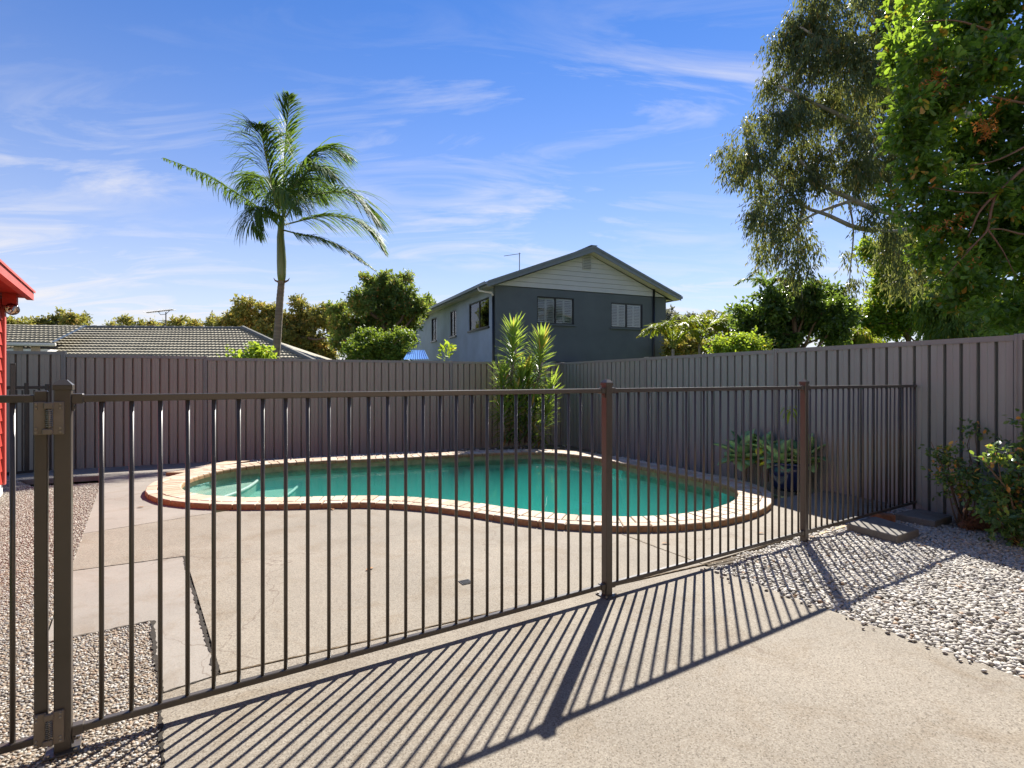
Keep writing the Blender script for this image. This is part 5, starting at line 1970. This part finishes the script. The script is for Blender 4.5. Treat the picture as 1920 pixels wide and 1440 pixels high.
# golden cane palms right of the rendered house
def cane(label, px, py, Y, size, nfr, seed, mk='cane', name='cane_palm', cat='palm', group=None):
    b_ = PT(px, YH, Y)
    th = thing(name, label, cat, (b_.x, Y, -0.3), group=group)
    g_ = np.random.default_rng(seed)
    top_ = PT(px, py, Y)
    MB().tube([(b_.x, Y, -0.3), tuple(top_)], [0.07, 0.05], 7).build('trunk', M['grey_bark'], th, smooth=True)
    for i in range(nfr):
        a = 2 * math.pi * (i + g_.random() * 0.5) / nfr
        dx, dy = math.cos(a), math.sin(a) * 0.7
        up_ = g_.uniform(0.5, 1.1)
        L_ = size * g_.uniform(0.8, 1.15)
        pth = [top_, top_ + Vector((dx * 0.3, dy * 0.3, up_ * 0.6)) * L_, top_ + Vector((dx * 0.7, dy * 0.7, up_ * 0.75)) * L_, top_ + Vector((dx * 1.05, dy * 1.05, up_ * 0.45)) * L_]
        frond(pth, 34, size * 0.36, th, LM[mk], (b_.x, Y, -0.3), hang=1.3, seed=seed * 7 + i, tint0=g_.uniform(0.3, 0.8), wid=0.045, wind=(0.1, 0, 0), rach=0.015)


cane('golden palm clump touching the charcoal house corner', 1262, 655, 18, 1.15, 13, 3, group='golden cane palms')
cane('golden palm clump between the charcoal house and the vivid bush', 1312, 645, 19, 1.25, 14, 4, group='golden cane palms')
cane('orange tinged palm clump under the grey treetop', 1345, 632, 20, 1.15, 13, 5, group='golden cane palms')
cane('yellow palm clump at the foot of the dark leafy tree', 1375, 645, 19, 1.05, 12, 6, group='golden cane palms')
cane('green palm crown rising out of the dark leafy tree', 1440, 548, 19, 1.0, 7, 8, mk='palm', name='palm_tree')

# broad-leaved tree overhanging at the right
BY = 8.6
big_l = [(1700, 20, 34), (1740, 50, 46), (1695, 90, 34), (1690, 140, 30), (1740, 120, 46), (1800, 60, 60), (1860, 30, 60), (1800, 150, 56), (1870, 130, 60), (1700, 200, 34), (1750, 200, 48), (1820, 230, 60), (1890, 220, 60),
         (1690, 260, 30), (1730, 280, 44), (1790, 300, 52), (1860, 310, 56), (1720, 340, 40), (1770, 370, 48), (1830, 390, 56), (1900, 380, 56), (1690, 370, 24), (1730, 410, 30), (1780, 440, 44), (1840, 470, 52), (1900, 460, 56),
         (1800, 500, 40), (1860, 530, 46), (1920, 530, 50), (1960, 100, 80), (1980, 300, 90), (1980, 450, 80), (2060, 200, 120), (2060, 400, 110), (1850, -40, 60), (1760, -30, 50), (1950, -40, 80), (1900, 580, 34), (1850, 590, 28), (1940, 600, 40), (1800, 550, 30), (1750, 480, 26)]
cl_ = px_clumps(big_l, BY, depth=1.3, dj=1.6, seed=41)
bb = PT(2010, YH, BY + 0.4)
bt = thing('broadleaf_tree', 'large glossy broad leaved tree with reddish limbs overhanging the side fence', 'tree', (bb.x, bb.y, -0.3))
m = MB()
m.tube(bez([(bb.x, bb.y, -0.4), PT(2000, 450, BY + .4), PT(1985, 280, BY + .3), PT(1950, 100, BY), PT(1920, -60, BY)], 12), np.linspace(0.19, 0.06, 12), 10)
for pth, r0 in (([(1995, 280), (1930, 308), (1888, 345), (1866, 362)], 0.045), ([(1870, 360), (1838, 395), (1822, 430), (1815, 445)], 0.026), ([(1868, 360), (1858, 395), (1852, 430), (1830, 455), (1812, 470)], 0.030),
                ([(1990, 230), (1930, 270), (1870, 300), (1820, 310)], 0.03), ([(1990, 420), (1930, 440), (1880, 430), (1852, 430)], 0.03), ([(1970, 200), (1900, 190), (1820, 170), (1740, 150)], 0.03), ([(1960, 120), (1880, 70), (1800, 40), (1730, 40)], 0.03),
                ([(1866, 362), (1800, 360), (1740, 350)], 0.018), ([(1852, 430), (1880, 470), (1905, 520)], 0.018), ([(1830, 455), (1790, 500), (1770, 520)], 0.014)):
    q = bez([PT(x, y, BY - 0.62) for x, y in pth], 12)
    m.tube(q, np.linspace(r0 * 0.75, r0 * 0.22, 12), 8)
m.build('trunk', M['red_bark'], bt, smooth=True)
crown('crown', cl_, 54000, 0.128, 0.055, LM['big'], bt, sub=8, subr=0.42, droop=0.12, spread=0.8, per=8, twig=0.22, shape='obovate', outer=0.42, tint=(0.36, 0.24), hot=0.012, org=(bb.x, bb.y, -0.3), seed=9, fill=0.7)
fl_c = px_clumps([(1760, 150, 14), (1730, 180, 10), (1800, 95, 8), (1860, 245, 14), (1840, 235, 10), (1800, 410, 10), (1770, 430, 12), (1720, 170, 8), (1830, 480, 10), (1880, 200, 8)], BY - 0.7, seed=51)
fsp = crown('flower_spray', fl_c, 700, 0.06, 0.014, LM['fruit'], bt, droop=0.1, spread=0.9, per=7, twig=0.15, org=(bb.x, bb.y, -0.3), seed=10, fill=0.3)
tag(fsp, kind='stuff')

# ------------------------------------------------------------------ spiky plants in the corner
def strap_plant(label, stems, base, seed, name='cordyline_plant', group=None, leaf=0.42, wid=0.038):
    th = thing(name, label, 'plant', base, group=group)
    g_ = np.random.default_rng(seed)
    for (p0, p1, z_from, dens) in stems:
        p0, p1 = Vector(p0), Vector(p1)
        st_ = MB()
        st_.tube(wiggle(p0, p1, 6, 0.06, seed=seed), [0.035, 0.03, 0.028, 0.026, 0.024, 0.018], 7)
        so_ = st_.build('stem', M['grey_bark'], th, smooth=True)
        roots, dirs, lens, tn_, sag_ = [], [], [], [], []
        L_ = (p1 - p0).length
        a = g_.random() * 6
        nn2 = int(dens * L_ * (1 - z_from))
        for i in range(nn2):
            t = z_from + (1 - z_from) * i / nn2
            a += 2.4
            el = -0.35 + 1.45 * ((t - z_from) / (1 - z_from)) ** 0.8 + g_.normal(0, 0.13)
            r_ = p0.lerp(p1, t)
            roots.append(r_)
            dirs.append((math.cos(a) * math.cos(el), math.sin(a) * math.cos(el), math.sin(el)))
            lens.append(leaf * g_.uniform(0.8, 1.15))
            q = np.clip(0.25 + 0.4 * (t - z_from) / (1 - z_from) + g_.normal(0, 0.16), 0, 0.93)
            if g_.random() < 0.05: q = 1.0
            tn_.append(q)
            sag_.append(0.55 * (1.2 - (t - z_from) / (1 - z_from)))
        strip_leaves('leaves', roots, dirs, lens, wid, np.array(sag_), np.array(tn_), LM['cord'], so_, 4, org=base)
    return th


CY = 11.3
cb = PT(965, 829, CY)
cb.z = -0.05
strap_plant('tall spiky strap leaved plant with two upright green heads in the fence corner', [
    (PT(955, 830, CY), PT(963, 618, CY), 0.40, 190), (PT(1000, 830, CY), PT(1015, 636, CY), 0.38, 190),
    (PT(985, 830, CY + .1), PT(990, 690, CY + .1), 0.30, 150), (PT(945, 830, CY), PT(940, 700, CY - .1), 0.35, 130), (PT(1010, 830, CY), PT(1035, 720, CY - .2), 0.40, 110), (PT(965, 830, CY - .2), PT(968, 735, CY - .3), 0.15, 150), (PT(990, 830, CY - .2), PT(1000, 745, CY - .3), 0.2, 150), (PT(975, 830, CY - .1), PT(978, 700, CY - .15), 0.2, 150), (PT(950, 830, CY - .2), PT(940, 760, CY - .3), 0.1, 150), (PT(1012, 830, CY - .2), PT(1025, 770, CY - .3), 0.1, 140)],
    (cb.x, CY, -0.05), 61)

# ------------------------------------------------------------------ agaves, pot, sapling
def agave(label, c, rad, nleaf, seed, base_z, group=None):
    c = Vector(c)
    th = thing('agave_plant', label, 'plant', (c.x, c.y, base_z), group=group)
    g_ = np.random.default_rng(seed)
    MB().tube([(c.x, c.y, base_z), (c.x, c.y, c.z)], [0.035, 0.04], 8).build('stem', M['grey_bark'], th)
    for i in range(nleaf):
        a = i * 2.4 + g_.normal(0, 0.1)
        el = 1.25 - 1.55 * (i / nleaf) ** 0.9 + g_.normal(0, 0.08)
        L_ = rad * g_.uniform(0.85, 1.15) * (0.75 + 0.25 * math.sin(math.pi * min(1, i / nleaf + 0.3)))
        d = Vector((math.cos(a) * math.cos(el), math.sin(a) * math.cos(el), math.sin(el)))
        sd_ = d.cross(Vector((0, 0, 1))).normalized()
        nn2 = sd_.cross(d).normalized()
        ns_ = 7
        V, Fc, p = [], [], c + d * 0.02
        cur = d.copy()
        w_ = 0.165 * rad / 0.4
        for k in range(ns_ + 1):
            t = k / ns_
            hw = w_ * (0.30 + 0.80 * math.sin(math.pi * min(1, t * 0.85 + 0.10)) ** 1.1) * (1 if k < ns_ else 0.02) * 0.62 * (1 - 0.25 * (t > 0.9))
            tk = 0.012 * (1 - t) + 0.002
            V += [p - sd_ * hw + nn2 * hw * 0.35, p - nn2 * tk * 0.2, p + sd_ * hw + nn2 * hw * 0.35, p - nn2 * tk * 1.6]
            p = p + cur * L_ / ns_
            cur = (cur + Vector((0, 0, -0.05 - 0.04 * (i / nleaf)))).normalized()
        for k in range(ns_):
            b_ = 4 * k
            for q in range(4):
                Fc.append((b_ + q, b_ + (q + 1) % 4, b_ + 4 + (q + 1) % 4, b_ + 4 + q))
        V = np.array([list(v) for v in V]) - np.array([c.x, c.y, base_z])
        tnt = np.clip(g_.normal(0.45, 0.2), 0, 0.9)
        if i == nleaf - 4: tnt = 1.0
        me = fast_mesh('leaf', V, np.array(Fc), 4, attr=np.full(len(V), tnt), smooth=True)
        link('leaf', me, th, LM['agave'])
    return th


agave('pale green agave rosette standing alone on the white pebbles', PT(1396, 862, 7.55), 0.43, 22, 71, -0.05)
agave('pale green agave rosette spilling over the blue pot rim', PT(1464, 868, 6.85), 0.33, 18, 72, 0.30)
agave('bluish agave rosette behind the blue pot against the fence', PT(1436, 842, 7.25), 0.27, 16, 73, 0.0)
agave('agave rosette on the far side of the blue pot beside the post', PT(1505, 865, 6.80), 0.36, 18, 74, 0.30)
pc_ = PT(1481, 905, 6.85)
pot = thing('plant_pot', 'dark blue glazed pot full of agaves by the side fence', 'pot', (pc_.x, pc_.y, -0.02))
MB().lathe([(0.0, -0.03), (0.17, -0.03), (0.20, 0.02), (0.235, 0.16), (0.245, 0.25), (0.235, 0.29), (0.255, 0.30), (0.255, 0.325), (0.225, 0.325), (0.215, 0.28)], (pc_.x, pc_.y, 0), 28).build('body', M['pot'], pot, smooth=True)
MB().lathe([(0.216, 0.285), (0.12, 0.30), (0.0, 0.305)], (pc_.x, pc_.y, 0), 20).build('potting_soil', M['soil'], pot)

sp0, sp1 = PT(1489, 850, 6.95), PT(1481, 762, 6.9)
sap = thing('sapling', 'thin stemmed sapling with drooping yellow green leaves rising from the pot', 'plant', (sp0.x, sp0.y, 0.30))
MB().tube(wiggle((sp0.x, sp0.y, 0.30), sp1, 6, 0.05, seed=4), [0.008, 0.007, 0.006, 0.006, 0.005, 0.004], 6).build('stem', M['grey_bark'], sap)
rts, drs, lns = [], [], []
for i in range(11):
    a = i * 2.4
    rts.append(sp1 + Vector((0, 0, -0.02 * (i % 4))))
    drs.append((math.cos(a) * 0.8, math.sin(a) * 0.5, 0.25 - 0.08 * i))
    lns.append(0.17 + 0.03 * (i % 3))
strip_leaves('leaves', rts, drs, lns, 0.032, np.full(11, 2.2), np.full(11, 0.85), LM['bright'], sap, 5, org=(sp0.x, sp0.y, 0.30))

# ------------------------------------------------------------------ shrubs by the side fence, stump, stepping stones
def shrub(label, base, lst, Y, nleaf, llen, lw, seed, mk='shrub', **kw):
    base = Vector(base)
    th = thing('shrub', label, 'shrub', base)
    cl2 = px_clumps(lst, Y, depth=0.9, seed=seed)
    m = MB()
    for i, (c, r_) in enumerate(cl2):
        m.tube(wiggle(base + Vector((0.03 * math.cos(i * 2.4), 0.03 * math.sin(i * 2.4), -0.02)), c + Vector((0, 0, r_[2] * 0.5)), 7, 0.2, seed=seed + i), np.linspace(0.010, 0.003, 7), 5)
    m.build('stems', M['bark'], th, smooth=True)
    args = dict(droop=0.15, spread=0.8, per=8, twig=0.14, tint=(0.42, 0.22), hot=0.05, org=base, seed=seed, outer=0.55, fill=0.8)
    args.update(kw)
    crown('foliage', cl2, nleaf, llen, lw, LM[mk], th, **args)
    return th


b1 = G(1806, 985)
shrub('twiggy young shrub with small dark leaves beside the fibrous stump', (b1.x, b1.y, -0.02), [(1760, 850, 22), (1785, 865, 24), (1800, 890, 26), (1770, 890, 20), (1830, 880, 18), (1815, 840, 14), (1825, 815, 10), (1835, 800, 7), (1820, 925, 16), (1745, 838, 10), (1845, 905, 14), (1775, 915, 14)], b1.y, 1700, 0.042, 0.020, 81, fill=0.3)
b2 = G(1905, 1015)
shrub('bushy glossy green shrub against the nearest side fence panel', (b2.x, b2.y, -0.02), [(1880, 940, 34), (1905, 910, 36), (1925, 870, 36), (1860, 965, 26), (1890, 985, 34), (1930, 940, 46), (1950, 980, 46), (1865, 925, 24), (1915, 840, 20), (1935, 800, 20), (1990, 900, 60), (1875, 860, 14), (1850, 850, 10), (1862, 855, 12), (1900, 1020, 16)], b2.y, 5200, 0.050, 0.028, 82, fill=0.4)
# fibrous stump
fb = G(1838, 990)
st_ = thing('tree_stump', 'brown fibrous stump lying on the white gravel below the shrubs', 'stump', (fb.x, fb.y, -0.03))
m = MB()
m.tube([(fb.x - 0.16, fb.y + 0.03, 0.0), (fb.x - 0.06, fb.y + 0.01, 0.05), (fb.x + 0.05, fb.y, 0.05), (fb.x + 0.15, fb.y - 0.04, 0.01)], [0.03, 0.065, 0.07, 0.03], 10)
m.build('core', M['fibre'], st_)
g_ = np.random.default_rng(5)
rts, drs, lns = [], [], []
for i in range(420):
    t = g_.random()
    p = Vector((fb.x - 0.16 + 0.31 * t, fb.y + 0.03 - 0.07 * t, 0.045 * math.sin(math.pi * t)))
    a = g_.random() * 6.28
    rts.append(p + Vector((0, math.cos(a) * 0.05, abs(math.sin(a)) * 0.06)))
    drs.append((g_.normal(0, 0.7) + (t - .5), math.cos(a) * 0.9, abs(math.sin(a)) * 0.8))
    lns.append(g_.uniform(0.05, 0.13))
fm = leaf_mat('fibre_strand', [(0, (0.12, 0.05, 0.025)), (1, (0.34, 0.17, 0.08))], 0.1, (0.3, 0.15, 0.05), 0.9)
strip_leaves('fibres', rts, drs, lns, 0.006, np.full(420, 1.2), g_.random(420), fm, st_, 3, org=(fb.x, fb.y, -0.03))
# dry grass stalks
gb = G(1800, 975)
gst = thing('grass_tuft', 'dry arching grass stalks leaning past the end fence post', 'grass', (gb.x, gb.y, -0.02))
rts, drs, lns = [], [], []
for tx, ty in ((1690, 838), (1640, 938), (1700, 905), (1735, 870), (1665, 900), (1680, 925), (1720, 945), (1850, 960), (1765, 830)):
    e = PT(tx, ty, gb.y - 0.05)
    d = e - Vector((gb.x, gb.y, 0))
    rts.append((gb.x + g_.normal(0, .02), gb.y + g_.normal(0, .02), 0))
    drs.append(d.normalized() + Vector((0, 0, 0.22)))
    lns.append(d.length)
strip_leaves('stalks', rts, drs, lns, 0.004, np.full(len(rts), 0.45), np.full(len(rts), 0.7), leaf_mat('straw', [(0, (0.30, 0.22, 0.11)), (1, (0.36, 0.28, 0.15))], 0.2, (0.4, 0.3, 0.1), 0.8), gst, 8, org=(gb.x, gb.y, -0.02))

for label, q in (('grey concrete stepping stone crossed by fence bar shadows', [(1588, 981), (1640, 968), (1723, 992), (1682, 1005)]),
                 ('shaded grey stepping stone beside the end post of the pool fence', [(1676, 962), (1722, 953), (1785, 967), (1753, 977)])):
    pts_ = [G(x, y, 0.05) for x, y in q]
    c_ = sum(pts_, Vector((0, 0))) / 4
    m = MB()
    ins = [c_ + (p - c_) * 0.975 for p in pts_]
    m.v = [(p.x, p.y, -0.03) for p in pts_] + [(p.x, p.y, 0.043) for p in pts_] + [(p.x, p.y, 0.05) for p in ins]
    m.f = [(i, (i + 1) % 4, 4 + (i + 1) % 4, 4 + i) for i in range(4)] + [(4 + i, 4 + (i + 1) % 4, 8 + (i + 1) % 4, 8 + i) for i in range(4)] + [(8, 9, 10, 11), (3, 2, 1, 0)]
    o = m.build('stepping_stone', M['paver'])
    tag(o, label, 'paver', 'stepping stones on the gravel')
# loose brick beside them
bp = G(1655, 974)
m = MB()
m.box((bp.x, bp.y, 0.02), (0.19, 0.09, 0.075), rz=R(-15), bev=0.008)
o = m.build('loose_brick', M['fibre'])
tag(o, 'loose brown brick lying behind the stepping stone', 'brick')
# edging board along the right slab
m = MB()
ea, eb_ = G(1512, 1004), G(1592, 979)
dn = (eb_ - ea).normalized()
nn_ = Vector((dn.y, -dn.x))
m.prism([tuple(ea), tuple(eb_), tuple(eb_ + nn_ * 0.03), tuple(ea + nn_ * 0.03)], -0.05, -0.012)
o = m.build('edging_board', mat('old_timber', (0.40, 0.30, 0.18), 0.9, var=0.3, vscale=8))
tag(o, 'weathered timber edging board under the pool fence rail', 'board')
# drain cover
dc = G(873, 1092)
dr = thing('drain_cover', 'small dark square drain cover set in the pool deck', 'drain', (dc.x, dc.y, 0.0), R(30))
MB().box((0, 0, 0.002), (0.075, 0.075, 0.006), bev=0.001).build('frame', M['dark_metal'], dr, local=True)
for k in range(5):
    MB().box((0, -0.026 + 0.013 * k, 0.0065), (0.058, 0.006, 0.003)).build('bar', M['dark_metal'], dr, local=True)

# a few fallen leaves on the concrete
for i, (x, y) in enumerate(((257, 952), (625, 957), (1500, 993), (1418, 1001), (560, 905), (700, 1065), (1240, 1020), (1530, 1010))):
    q = G(x, y)
    me = leaves_mesh('fallen_leaf', np.array([[q.x, q.y, 0.006]]), np.array([[math.cos(i * 2.1), math.sin(i * 2.1), 0.02]]), np.array([[0.1, 0.1, 1.0]]), np.array([0.075]), np.array([0.03]), np.array([1.0]))
    if (x, y) == (560, 905): continue
    o = link('fallen_leaf', me, None, M['dry'])
    tag(o, 'small dry brown leaf fallen on the pool deck concrete', 'leaf', 'dry leaves on the deck')
